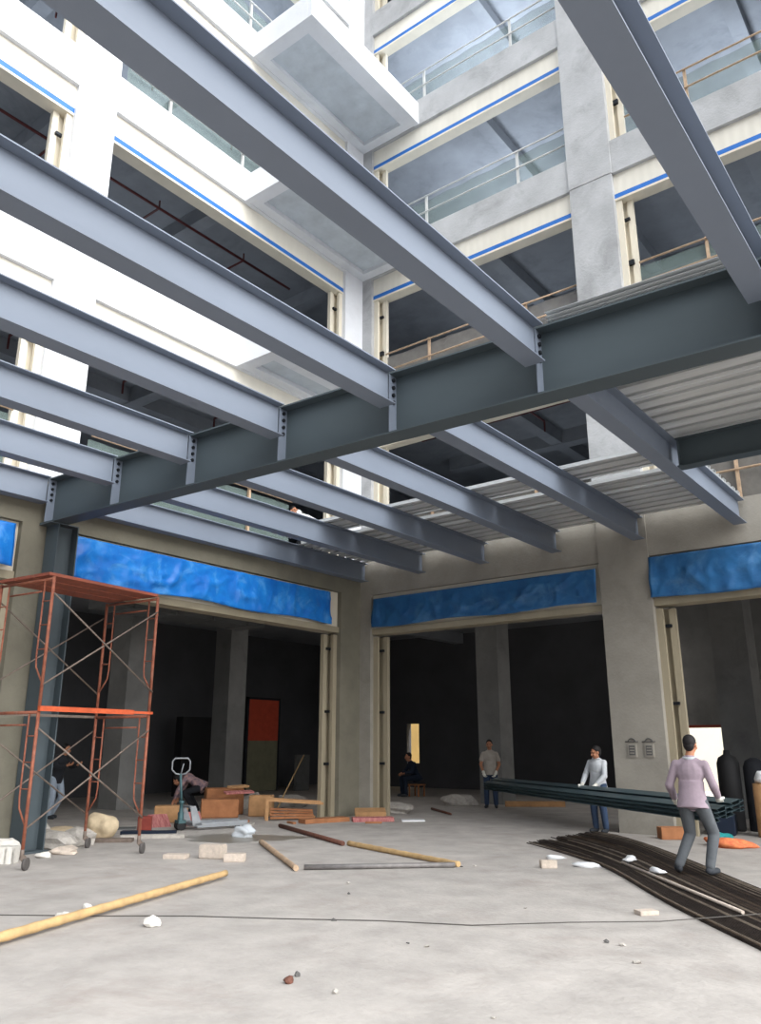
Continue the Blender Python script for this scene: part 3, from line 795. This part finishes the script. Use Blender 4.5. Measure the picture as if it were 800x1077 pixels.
for j in range(104):
    lay = j % 2; u = (j//2+.5)/52*1.0
    s0 = rr.choice((0, 0, .02, .04, .07, .1, .16, .3))
    bm = bmesh.new(); tube(bm, rod_path(u, (.017, .034)[lay], s0, (u-.5)*.30+.03*lay), .0078, 5)
    o = mesh_obj('steel_rod', bm, (M_rod, M_rod, M_rod2, M_rod, M_rod3)[rr.randrange(5)])
    tag(o, 'thin dark steel rod in the long bundle spread under the standing worker', 'rod', 'steel rods in the bundle on the floor')
bm = bmesh.new()
for j in range(260):
    tube(bm, rod_path((j+.5)/260, .0045, rr.choice((.03, .05, .08, .12)), 0), .0042, 4)
o = mesh_obj('rod_litter', bm, M_rod); tag(o, 'dense mat of thin dark rods filling the bundle on the floor', 'rods', kind='stuff')
pole('bright_strip', (-4.6, 11.3), (-2.4, 8.75), .018, M_brick, 'pale metal strip lying along the rods', 'strip', z=.062, taper=1)
for i, (x, y, a, lab) in enumerate(((-5.68, 11.50, .10, 'white plastic scrap on the floor just off the rods near the frayed end'), (-4.62, 11.62, .13, 'long white plastic scrap on the rods, middle one'), (-3.93, 10.75, .11, 'white plastic scrap on the rods beside the worker foot'), (-5.0, 11.05, .15, 'flat white scrap lying on the floor beside the rods'))):
    bm = bmesh.new(); lump(bm, (0, 0, .02), (a*1.3, a*.55, .04), .3, 30+i, 2)
    o = mesh_obj('plastic_scrap', bm, M_plastic, smooth=True, loc=(x, y, .05 if 0 < i < 3 else .0)); o.rotation_euler = (0, 0, .5+i)
    tag(o, lab, 'scrap')

# ------------------------------------------------------------------ the carried deck sheets
BA, BB = Vector((-11.1, 18.95, .50)), Vector((-3.15, 11.40, .64))
d = BB-BA; Lc = d.length
first = None
for i in range(3):
    if first is None:
        first = deck_obj('carried_sheet', Lc, W=.44, pitch=.22, h=.04); first.data.materials[0] = mat('carried_zinc', (96, 116, 122), .42, .5, var=.2, scale=3, stretch=(.2, 3, 3)); o = first
    else: o = first.copy(); COL.objects.link(o)
    o.rotation_euler = (math.radians(20), -math.asin(d.z/Lc), math.atan2(d.y, d.x))
    nrm = Vector((d.y, -d.x, 0)).normalized()
    o.location = BA + Vector((0, 0, .056*i)) + nrm*.2
    tag(o, 'long grey green deck sheet carried at waist height by the workers', 'deck sheet', 'deck sheets carried by the workers')

# ------------------------------------------------------------------ right-hand clutter, interior things
bm = bmesh.new(); lathe(bm, [(.0, 0), (.2, 0), (.21, .05), (.21, 1.25), (.17, 1.36), (.07, 1.42), (.06, 1.5), (.0, 1.5)], 18)
tag(mesh_obj('gas_cylinder', bm, M_black, loc=(-4.72, 17.35, 0)), 'tall black cylinder standing beside the bright back doorway', 'cylinder')
bm = bmesh.new(); lathe(bm, [(.0, 0), (.2, 0), (.21, .05), (.21, 1.18), (.16, 1.3), (.05, 1.36), (.0, 1.36)], 18)
tag(mesh_obj('gas_cylinder', bm, M_dark, loc=(-4.27, 17.5, 0)), 'second dark cylinder, shorter, next to the tall black one', 'cylinder')
bm = bmesh.new(); lathe(bm, [(.0, 0), (.22, 0), (.23, .02), (.23, .92), (.0, .92)], 20)
dr = tag(mesh_obj('cardboard_drum', bm, M_card2, loc=(-3.86, 16.5, 0)), 'tan cardboard drum cut off by the frame edge', 'drum')
bm = bmesh.new(); lump(bm, (0, 0, .08), (.12, .1, .12), .3, 50, 2)
tag(mesh_obj('plastic_bag', bm, M_plastic, smooth=True, loc=(-3.9, 16.45, .92)), 'white crumpled bag on top of the cardboard drum', 'bag')
carton('cardboard_box', -5.22, 15.15, (.42, .3, .20), .6, M_card, 'small brown box at the foot of the concrete pillar behind the worker')
bm = bmesh.new(); lump(bm, (0, 0, .05), (.34, .22, .10), .3, 51, 3)
tag(mesh_obj('orange_sack', bm, M_bagorange, smooth=True, loc=(-4.1, 14.55, 0)), 'crumpled orange mesh sack lying on the floor past the worker', 'sack')
bm = bmesh.new(); lump(bm, (0, 0, .05), (.15, .12, .10), .3, 52, 3)
tag(mesh_obj('teal_cloth', bm, M_teal, smooth=True, loc=(-4.35, 15.15, 0)), 'small teal cloth bundle lying behind the orange sack', 'cloth')
carton('dark_crate', -4.75, 16.6, (.5, .7, .34), .2, M_navy, 'low dark crate on the floor in front of the cylinders', cat='crate')
carton('dark_crate', -3.6, 17.4, (.6, .5, .3), .2, M_navy, 'low dark crate behind the cardboard drum', cat='crate')
# interior: panels, equipment, pipes
def panel(x0, x1, y0, y1, z0, z1, m, name, lab, cat):
    bm = bmesh.new(); box(bm, x0, x1, y0, y1, z0, z1); return tag(mesh_obj(name, bm, m), lab, cat)
rp = empty('painted_board', (-22.0, 21.3, .0))
bm = bmesh.new(); box(bm, -.04, .04, -.75, .75, 1.75, 3.2); mesh_obj('upper_panel', bm, M_doorred, rp)
bm = bmesh.new(); box(bm, -.035, .035, -.75, .75, .02, 1.75); mesh_obj('lower_panel', bm, M_olive, rp)
bm = bmesh.new(); box(bm, -.05, .05, .75, .83, 0, 3.28); box(bm, -.05, .05, -.83, -.75, 0, 3.28); box(bm, -.05, .05, -.83, .83, 3.2, 3.28); mesh_obj('board_frame', bm, M_dark, rp)
tag(rp, 'tall board with orange red top standing deep in the dark hall', 'board')
panel(-21.2, -21.1, 22.2, 22.9, 1.2, 2.45, M_duct, 'grey_cabinet', 'pale grey panel cabinet deep inside the dark hall near the corner pier', 'cabinet').location = (0, 0, -1.2)
panel(-22.06, -21.7, 17.4, 18.6, 0, 2.5, M_black, 'dark_cabinet', 'tall black cabinet deep inside the hall behind the pallet jack', 'cabinet')
du = empty('ceiling_duct', (-16.5, 13.2, 4.7))
bm = bmesh.new(); box(bm, -.5, .5, -2.6, 2.2, 0, .62); mesh_obj('duct_body', bm, M_duct, du)
for yy in (-2.0, -.8, .4, 1.6):
    bm = bmesh.new(); box(bm, -.53, .53, yy-.03, yy+.03, -.02, .65); mesh_obj('duct_flange', bm, M_duct, du)
bm = bmesh.new()
for yy in (-2.0, 1.6): 
    for xx in (-.45, .45): bar(bm, (xx, yy, .6), (xx, yy, 1.62), .02, .02)
mesh_obj('hanger_rod', bm, M_duct, du)
tag(du, 'grey square ventilation duct hung from the ground storey ceiling', 'duct')
for k, (y, z, m, lab) in enumerate(((17.6, 5.2, M_duct, 'grey pipe under the dark ceiling behind the dull blue tarpaulin'), (18.4, 5.0, M_duct, 'second grey pipe under the ceiling behind the first pipe'))):
    p = empty('ceiling_pipe', (-9.5, y, z)); bm = bmesh.new(); tube(bm, [(-2.6, 0, 0), (11, 0, 0)], .09, 10); mesh_obj('pipe_run', bm, m, p)
    bm = bmesh.new()
    for xx in (-2, 1, 4, 7): bar(bm, (xx, 0, 0), (xx, 0, 6.3-z), .02, .02)
    mesh_obj('hanger', bm, M_duct, p); tag(p, lab, 'pipe')
bm = bmesh.new(); lump(bm, (0, 0, .1), (.5, .25, .2), .25, 60, 3)
tag(mesh_obj('rubble_lump', bm, M_stone, loc=(-12.6, 19.7, 0)), 'pale rubble lump beside the worker at the sheet end', 'rubble')
bm = bmesh.new(); lump(bm, (0, 0, .1), (.5, .3, .16), .25, 61, 3)
tag(mesh_obj('rubble_lump', bm, M_stone, loc=(-12.5, 16.6, 0)), 'grey rubble lump just inside the corner pier', 'rubble')
for i, (x, y) in enumerate(((-16.5, 15.6), (-15.9, 16.6), (-16.8, 14.9))):
    bm = bmesh.new(); lump(bm, (0, 0, .12), (.4, .3, .24), .25, 70+i, 2)
    tag(mesh_obj('rubble_lump', bm, M_stone, loc=(x, y, 0)), ['grey rubble lump in the shade behind the cartons', 'second grey rubble lump in the shade toward the corner pier', 'grey rubble lump near the bending worker'][i], 'rubble')
pole('floor_pole', (-12.3, 18.0), (-11.0, 16.9), .03, M_rustpipe, 'thin dark pole lying on the shaded floor behind the corner pier', 'pole')
carton('timber_beam', -10.7, 20.6, (1.6, .14, .14), .6, M_card2, 'pale timber beam lying behind the worker in the tee shirt', cat='timber')

# ------------------------------------------------------------------ people
def cap(bm, a, b, ra, rb, n=14):
    a = Vector(a); b = Vector(b)
    ball(bm, a, ra, seg=n, rings=8); ball(bm, b, rb, seg=n, rings=8)
    tube(bm, [a, b], [ra, rb], n)
def remesh(name, bm, m, parent, vox=.009, smooth=6):
    o = mesh_obj(name, bm, m, None)
    r = o.modifiers.new('r', 'REMESH'); r.mode = 'VOXEL'; r.voxel_size = vox
    s = o.modifiers.new('s', 'SMOOTH'); s.factor = .5; s.iterations = smooth
    dg = bpy.context.evaluated_depsgraph_get(); ev = o.evaluated_get(dg)
    me = bpy.data.meshes.new_from_object(ev); old = o.data
    o.modifiers.clear(); o.data = me; me.name = name; bpy.data.meshes.remove(old)
    for p in me.polygons: p.use_smooth = True
    if not me.materials: me.materials.append(m)
    if parent is not None: o.parent = parent
    return o

def hand(bm, wrist, fwd, palm_n, sgn, grow=0.0, curl=.6):
    """palm + five bent fingers; fwd: forearm direction, palm_n: direction the palm faces"""
    f = Vector(fwd).normalized(); nrm = Vector(palm_n); nrm = (nrm - f*nrm.dot(f)).normalized(); s = f.cross(nrm)*sgn
    w = Vector(wrist)
    c = w + f*.05
    for k in range(4):
        base = w + f*.03 + s*(.026-.0175*k)
        kn = w + f*(.092-.004*abs(k-1)) + s*(.03-.02*k)
        cap(bm, base, kn, .014+grow, .0105+grow, 8)
        ln = (.040, .046, .042, .033)[k]
        q1 = kn + (f*math.cos(curl)+nrm*math.sin(curl))*ln
        q2 = q1 + (f*math.cos(curl*2.1)+nrm*math.sin(curl*2.1))*ln*.75
        cap(bm, kn, q1, .0095+grow, .0088+grow, 8); cap(bm, q1, q2, .0088+grow, .0075+grow, 8)
    t0 = w+f*.025+s*.028; t1 = t0+(f*.6+s*.65+nrm*.35).normalized()*.042; t2 = t1+(f*.75+nrm*.6).normalized()*.034
    cap(bm, t0, t1, .014+grow, .011+grow, 8); cap(bm, t1, t2, .0105+grow, .0085+grow, 8)

def person(loc, rz, J, label, shirt, trousers, sleeves='long', gloves=False, scale=1.0, look=0.0, nod=0.0, skin=M_skin, shirt_long=True):
    """J: joints in local metres, facing +Y, X to the person's right hand side."""
    V = {k: Vector(v) for k, v in J.items()}
    body = bmesh.new()
    pel, chest, neck, head = V['pel'], V['chest'], V['neck'], V['head']
    up = (chest-pel).normalized()
    Rt = Vector((0, 0, 1)).rotation_difference(up).to_matrix()
    def torso(bm, g):
        ball(bm, pel+up*.0, .155+g, (1.0, .74, .85), R=Rt)
        ball(bm, pel.lerp(chest, .45), .145+g, (1.0, .70, 1.25), R=Rt)
        ball(bm, chest, .160+g, (1.02, .68, 1.05), R=Rt)
        for s in ('r', 'l'): cap(bm, V[s+'sh'].lerp(chest, .12)-up*.015, chest+up*.07, .048+g, .075+g); cap(bm, V[s+'sh'].lerp(chest, .3), neck-up*.03, .045+g, .05+g)
    torso(body, 0)
    cap(body, chest+up*.14, neck, .062, .055); cap(body, neck, head-Vector((0, 0, .06)), .055, .052)
    Rh = Matrix.Rotation(look, 3, 'Z') @ Matrix.Rotation(nod, 3, 'X')
    def hp(x, y, z): return head + Rh @ Vector((x, y, z))
    ball(body, hp(0, -.012, .035), .088, (.88, 1.06, 1.05), R=Rh); ball(body, hp(0, .018, -.03), .07, (.86, .95, 1.15), R=Rh)
    ball(body, hp(0, .05, -.085), .028, (1, .9, .8), R=Rh)
    cap(body, hp(0, .085, .015), hp(0, .105, -.03), .010, .015, 8)
    for s in (-1, 1):
        ball(body, hp(s*.08, -.01, -.005), .024, (.4, .8, 1.25), R=Rh)
        cap(body, hp(s*.012, .088, .03), hp(s*.05, .078, .03), .012, .01, 8)
        ball(body, hp(s*.04, .06, -.03), .026, R=Rh)
    ball(body, hp(0, .082, -.062), .016, (1.5, .7, .7), R=Rh)
    for s in ('r', 'l'):
        cap(body, V[s+'sh'].lerp(chest, .1)-up*.015, V[s+'el'], .046, .042); cap(body, V[s+'el'], V[s+'wr'], .042, .028)
        cap(body, V[s+'hip'], V[s+'kn'], .082, .056); cap(body, V[s+'kn'], V[s+'an'], .056, .036)
        ft = V[s+'toe']; cap(body, V[s+'an']-Vector((0, 0, .03)), ft, .036, .028)
        fw = (V[s+'wr']-V[s+'el'])
        hand(body, V[s+'wr'], fw, V.get(s+'palm', Vector((0, 1, 0))), 1 if s == 'r' else -1)
    root = remesh('person', body, skin, None, .0075, 3)
    root.location = loc; root.rotation_euler = (0, 0, rz); root.scale = (scale,)*3
    tag(root, label, 'person')
    # shirt
    bm = bmesh.new(); torso(bm, .014)
    cap(bm, chest+up*.12, neck-Vector((0, 0, .02)), .075, .066)
    if shirt_long:
        n = 24; rings = []
        for hz, rx, ry in ((-.105, .200, .160), (-.02, .184, .142), (.12, .160, .118), (.22, .158, .112)):
            rings.append([bm.verts.new(pel + Rt @ Vector((rx*math.cos(2*PI*i/n), ry*math.sin(2*PI*i/n), hz))) for i in range(n)])
        for q0, q1 in zip(rings, rings[1:]):
            for i in range(n): bm.faces.new((q0[i], q0[(i+1) % n], q1[(i+1) % n], q1[i]))
        bm.faces.new(rings[0][::-1]); bm.faces.new(rings[-1])
    for s in ('r', 'l'):
        cap(bm, V[s+'sh'].lerp(chest, .1)-up*.015, V[s+'el'] if sleeves == 'long' else V[s+'sh'].lerp(V[s+'el'], .6), .060, .054 if sleeves == 'long' else .064)
        if sleeves == 'long': cap(bm, V[s+'el'], V[s+'el'].lerp(V[s+'wr'], .8), .058, .046)
    remesh('shirt', bm, shirt, root, .011, 3)
    if shirt is M_mauve or shirt is M_ltshirt:
        bm = bmesh.new(); tube(bm, [neck+Vector((.072*math.cos(a), .066*math.sin(a)-.004, -.015+.01*math.sin(a))) for a in [2*PI*i/16 for i in range(17)]], .02, 8)
        mesh_obj('collar', bm, M_ltshirt, root, smooth=True)
    # trousers
    bm = bmesh.new()
    ball(bm, pel-up*.03, .160, (1.0, .72, .7), R=Rt)
    for s in ('r', 'l'):
        cap(bm, V[s+'hip'], V[s+'kn'], .100, .074); cap(bm, V[s+'kn'], V[s+'an'].lerp(V[s+'kn'], .06), .074, .060)
        cap(bm, V[s+'hip'], pel, .1, .11)
    remesh('trousers', bm, trousers, root, .012, 3)
    for s in ('r', 'l'):
        bm = bmesh.new(); an = V[s+'an']; ft = V[s+'toe']
        cap(bm, an-Vector((0, 0, .035)), ft, .046, .036); cap(bm, an-Vector((0, 0, .04))-(ft-an).normalized()*.04, an-Vector((0, 0, .03)), .038, .046)
        remesh('shoe', bm, M_shoe, root, .010, 3)
    # hair
    bm = bmesh.new()
    ball(bm, hp(0, -.022, .05), .094, (.90, 1.04, 1.0), R=Rh); ball(bm, hp(0, -.05, .0), .074, (.95, .8, 1.0), R=Rh)
    cut = bmesh.ops.bisect_plane(bm, geom=bm.verts[:]+bm.edges[:]+bm.faces[:], plane_co=hp(0, .035, .05), plane_no=Rh @ Vector((0, .95, -.55)), clear_outer=True)
    bmesh.ops.holes_fill(bm, edges=[e for e in bm.edges if e.is_boundary])
    mesh_obj('hair', bm, M_hair, root, smooth=True)
    for s in (-1, 1):
        bm = bmesh.new(); ball(bm, hp(s*.034, .082, .012), .011, (1.2, .7, .7), seg=8, rings=6); mesh_obj('eye', bm, M_hair, root)
    bm = bmesh.new(); tube(bm, [hp(-.026, .087, -.062), hp(0, .096, -.062), hp(.026, .087, -.062)], .005, 6); mesh_obj('mouth', bm, mat('lips', (140, 80, 72), .6), root)
    if gloves:
        for s in ('r', 'l'):
            bm = bmesh.new(); fw = (V[s+'wr']-V[s+'el']).normalized()
            hand(bm, V[s+'wr'], fw, V.get(s+'palm', Vector((0, 1, 0))), 1 if s == 'r' else -1, .006)
            cap(bm, V[s+'wr']-fw*.05, V[s+'wr']+fw*.03, .040, .034)
            remesh('glove', bm, M_glove, root, .007, 2)
    return root

STAND = dict(pel=(0, 0, .93), chest=(0, .01, 1.25), neck=(0, .0, 1.44), head=(0, .03, 1.57),
             rsh=(.185, 0, 1.37), lsh=(-.185, 0, 1.37), rel=(.24, .02, 1.09), lel=(-.24, .02, 1.09), rwr=(.2, .22, .93), lwr=(-.2, .22, .93),
             rhip=(.09, 0, .88), lhip=(-.09, 0, .88), rkn=(.11, .04, .48), lkn=(-.11, .04, .48), ran=(.12, 0, .085), lan=(-.12, 0, .085),
             rtoe=(.14, .14, .04), ltoe=(-.14, .14, .04), rpalm=(-.4, .3, .9), lpalm=(.4, .3, .9))
def pose(**kw):
    d = dict(STAND); d.update(kw); return d

# near worker, back to us, holding the end of the sheets
J = pose(pel=(.0, -.04, .88), chest=(0, .0, 1.21), neck=(0, .04, 1.41), head=(.02, .07, 1.55), rsh=(.20, .02, 1.34), lsh=(-.20, .02, 1.34),
         rel=(.27, -.02, 1.06), lel=(-.28, .0, 1.05), rwr=(.27, .22, .90), lwr=(-.27, .20, .86), rhip=(.095, -.04, .84), lhip=(-.095, -.04, .84),
         rkn=(.19, .10, .47), lkn=(-.10, .10, .46), ran=(.14, -.10, .085), lan=(-.24, -.08, .085), rtoe=(.20, .04, .045), ltoe=(-.30, .05, .045), rpalm=(-.2, .5, .6), lpalm=(.2, .5, .6))
person((-3.50, 11.10, .043), math.radians(5), J, 'worker in mauve shirt and grey trousers seen from behind, gripping the sheet end', M_mauve, M_greytrs, gloves=True, look=-.2)
# middle worker beside the concrete pillar
J = pose(chest=(-.05, .06, 1.22), neck=(-.08, .10, 1.40), head=(-.12, .15, 1.50), rsh=(.13, .06, 1.34), lsh=(-.23, .04, 1.34), rel=(.22, .1, 1.07), lel=(-.27, .13, 1.06), rwr=(.17, .28, .90), lwr=(-.18, .30, .90))
person((-6.62, 15.38, 0), math.radians(165), J, 'worker in pale grey shirt and blue jeans bending beside the concrete pillar', M_ltshirt, M_jeans, gloves=True, scale=.97, look=-.5, nod=-.2)
# far worker at the other end
J = pose(rel=(.24, .03, 1.08), lel=(-.24, .03, 1.08), rwr=(.15, .2, .86), lwr=(-.15, .2, .86))
person((-11.36, 19.42, 0), math.radians(205), J, 'worker in stone coloured tee shirt facing us at the other end of the sheets', M_tee, M_jeans, sleeves='short', gloves=True, scale=1.02)
# bending worker behind the pallet jack
J = pose(pel=(0, -.10, .62), chest=(0, .22, .80), neck=(0, .40, .80), head=(0, .52, .74), rsh=(.18, .30, .80), lsh=(-.18, .30, .80), rel=(.22, .42, .52), lel=(-.22, .42, .52), rwr=(.14, .52, .30), lwr=(-.14, .52, .30),
         rhip=(.1, -.08, .57), lhip=(-.1, -.08, .57), rkn=(.17, .26, .46), lkn=(-.17, .26, .46), ran=(.15, .02, .085), lan=(-.15, .02, .085), rtoe=(.17, .16, .04), ltoe=(-.17, .16, .04), rpalm=(0, .3, -1), lpalm=(0, .3, -1))
person((-16.55, 13.85, 0), math.radians(125), J, 'worker in checked shirt crouching forward behind the pallet jack', M_check, M_dark, nod=-.6)
# worker behind the steel column
J = pose(pel=(0, 0, .90), chest=(.02, .10, 1.20), neck=(.02, .16, 1.38), head=(.02, .22, 1.49), rel=(.25, .18, 1.12), lel=(-.25, .18, 1.12), rwr=(.18, .42, 1.16), lwr=(-.18, .42, 1.16), lkn=(-.10, .12, .48), lan=(-.12, -.14, .085), ltoe=(-.12, .0, .04))
person((-17.6, 10.6, 0), math.radians(290), J, 'worker in dark top and pale jeans working in the shade behind the steel column', M_dark, M_palejeans)
# seated figure in the dark hall
bm = bmesh.new(); box(bm, -.22, .22, -.2, .2, .34, .38)
stool = empty('stool', (-15.83, 22.33, 0)); mesh_obj('seat', bm, M_card, stool)
for sx in (-1, 1):
    for sy in (-1, 1):
        bm = bmesh.new(); bar(bm, (sx*.18, sy*.16, 0), (sx*.18, sy*.16, .34), .04, .04); mesh_obj('leg', bm, M_card, stool)
tag(stool, 'low stool under the seated figure in the dark hall', 'stool')
J = pose(pel=(0, 0, .56), chest=(0, .14, .86), neck=(0, .22, 1.03), head=(0, .28, 1.15), rsh=(.18, .16, .98), lsh=(-.18, .16, .98), rel=(.24, .28, .72), lel=(-.24, .28, .72), rwr=(.12, .46, .68), lwr=(-.12, .46, .68),
         rhip=(.1, .02, .55), lhip=(-.1, .02, .55), rkn=(.14, .44, .52), lkn=(-.14, .44, .52), ran=(.13, .42, .085), lan=(-.13, .42, .085), rtoe=(.14, .56, .04), ltoe=(-.14, .56, .04), rpalm=(0, 0, -1), lpalm=(0, 0, -1))
person((-15.83, 22.33, 0), math.radians(150), J, 'dark silhouetted person sitting on a stool before the small lit window', M_navy, M_navy, scale=1.06)
# person leaning low at the first-storey rail
J = pose(pel=(-.18, -.15, .72), chest=(.02, -.02, .98), neck=(.17, .05, 1.04), head=(.29, .10, 1.03), rsh=(.12, .10, .92), lsh=(-.04, -.12, 1.10), rel=(.18, .24, .70), lel=(-.30, .05, 1.02), rwr=(.1, .3, .52), lwr=(-.50, .20, .92),
         rhip=(-.09, -.14, .67), lhip=(-.27, -.14, .67), rkn=(-.05, .10, .46), lkn=(-.3, .10, .46), ran=(-.06, -.10, .085), lan=(-.3, -.10, .085), rtoe=(-.05, .03, .04), ltoe=(-.31, .03, .04), rpalm=(0, .3, -1), lpalm=(0, .3, -1))
person((-13.25, 13.75, ZT[0]), math.radians(-90), J, 'person in white top stooping at the first storey edge above the long tarpaulin', M_plastic, M_dark, scale=.95)

# ------------------------------------------------------------------ camera, light, world
cam = bpy.data.cameras.new('camera'); co = bpy.data.objects.new('camera', cam); COL.objects.link(co)
co.location = (0, 0, 1.6); co.rotation_euler = (math.radians(90)+math.atan(245/837), 0, math.radians(37.8))
cam.sensor_fit = 'VERTICAL'; cam.sensor_height = 36; cam.lens = 837/1077*36; cam.clip_end = 300
scn.camera = co

W = bpy.data.worlds.new('sky'); scn.world = W; W.use_nodes = True
nt = W.node_tree; N = nt.nodes; Lk = nt.links
bg = N['Background']; tc = N.new('ShaderNodeTexCoord'); sep = N.new('ShaderNodeSeparateXYZ')
Lk.new(tc.outputs['Generated'], sep.inputs[0])
# the courtyard is open towards +X; high buildings shut off the low sky on the other sides
sh = N.new('ShaderNodeMath'); sh.operation = 'MULTIPLY_ADD'; sh.inputs[1].default_value = .42
Lk.new(sep.outputs['X'], sh.inputs[0]); Lk.new(sep.outputs['Z'], sh.inputs[2])
rmp = N.new('ShaderNodeValToRGB'); e = rmp.color_ramp.elements
e[0].position = .22; e[0].color = (.07, .07, .075, 1)
e[1].position = .80; e[1].color = (.92, .96, 1.0, 1)
q = e.new(.50); q.color = (.60, .63, .68, 1)
Lk.new(sh.outputs[0], rmp.inputs[0])
st = N.new('ShaderNodeMath'); st.operation = 'MULTIPLY_ADD'; st.inputs[1].default_value = .9; st.inputs[2].default_value = 1.75
Lk.new(sep.outputs['X'], st.inputs[0])
Lk.new(rmp.outputs[0], bg.inputs['Color']); Lk.new(st.outputs[0], bg.inputs['Strength'])

sun = bpy.data.lights.new('sun', 'SUN'); sun.energy = 3.2; sun.angle = math.radians(75); sun.color = (1, .97, .93)
so = bpy.data.objects.new('sun', sun); COL.objects.link(so)
so.rotation_euler = Vector((-.86, .10, -.48)).to_track_quat('-Z', 'Y').to_euler(); so.location = (20, -10, 40)
# unseen fill lights added to lift the dark storeys
def fill_lamp(x, y, z, e, c):
    l = bpy.data.lights.new('fill_light', 'POINT'); l.energy = e; l.shadow_soft_size = .5; l.color = c
    lo = bpy.data.objects.new('fill_light', l); COL.objects.link(lo); lo.location = (x, y, z)
for k, en in ((0, 30), (1, 75), (2, 420), (3, 900)):
    for x, y in ((-18, 3), (-18, 11), (-10, 20.0), (-3, 20.0)):
        fill_lamp(x, y, ZT[k]+1.2, en, (.82, .9, 1.0))
for x, y, e_ in ((-18.5, 8.5, 45), (-15.5, 18.5, 45), (-9, 22.6, 45), (-2.5, 22, 35)): fill_lamp(x, y, 3.2, e_, (1, .95, .9))
# added area light standing in for daylight behind the back wall
ar = bpy.data.lights.new('back_fill_light', 'AREA'); ar.energy = 4200; ar.size = 30; ar.size_y = 3; ar.shape = 'RECTANGLE'
ao = bpy.data.objects.new('back_fill_light', ar); COL.objects.link(ao); ao.location = (-10, BY1+2.3, 9.2)

scn.view_settings.view_transform = 'Standard'
scn.view_settings.look = 'None'
scn.view_settings.exposure = .42
scn.cycles.use_denoising = True
scn.cycles.max_bounces = 8
scn.cycles.diffuse_bounces = 5
scn.cycles.sample_clamp_indirect = 6
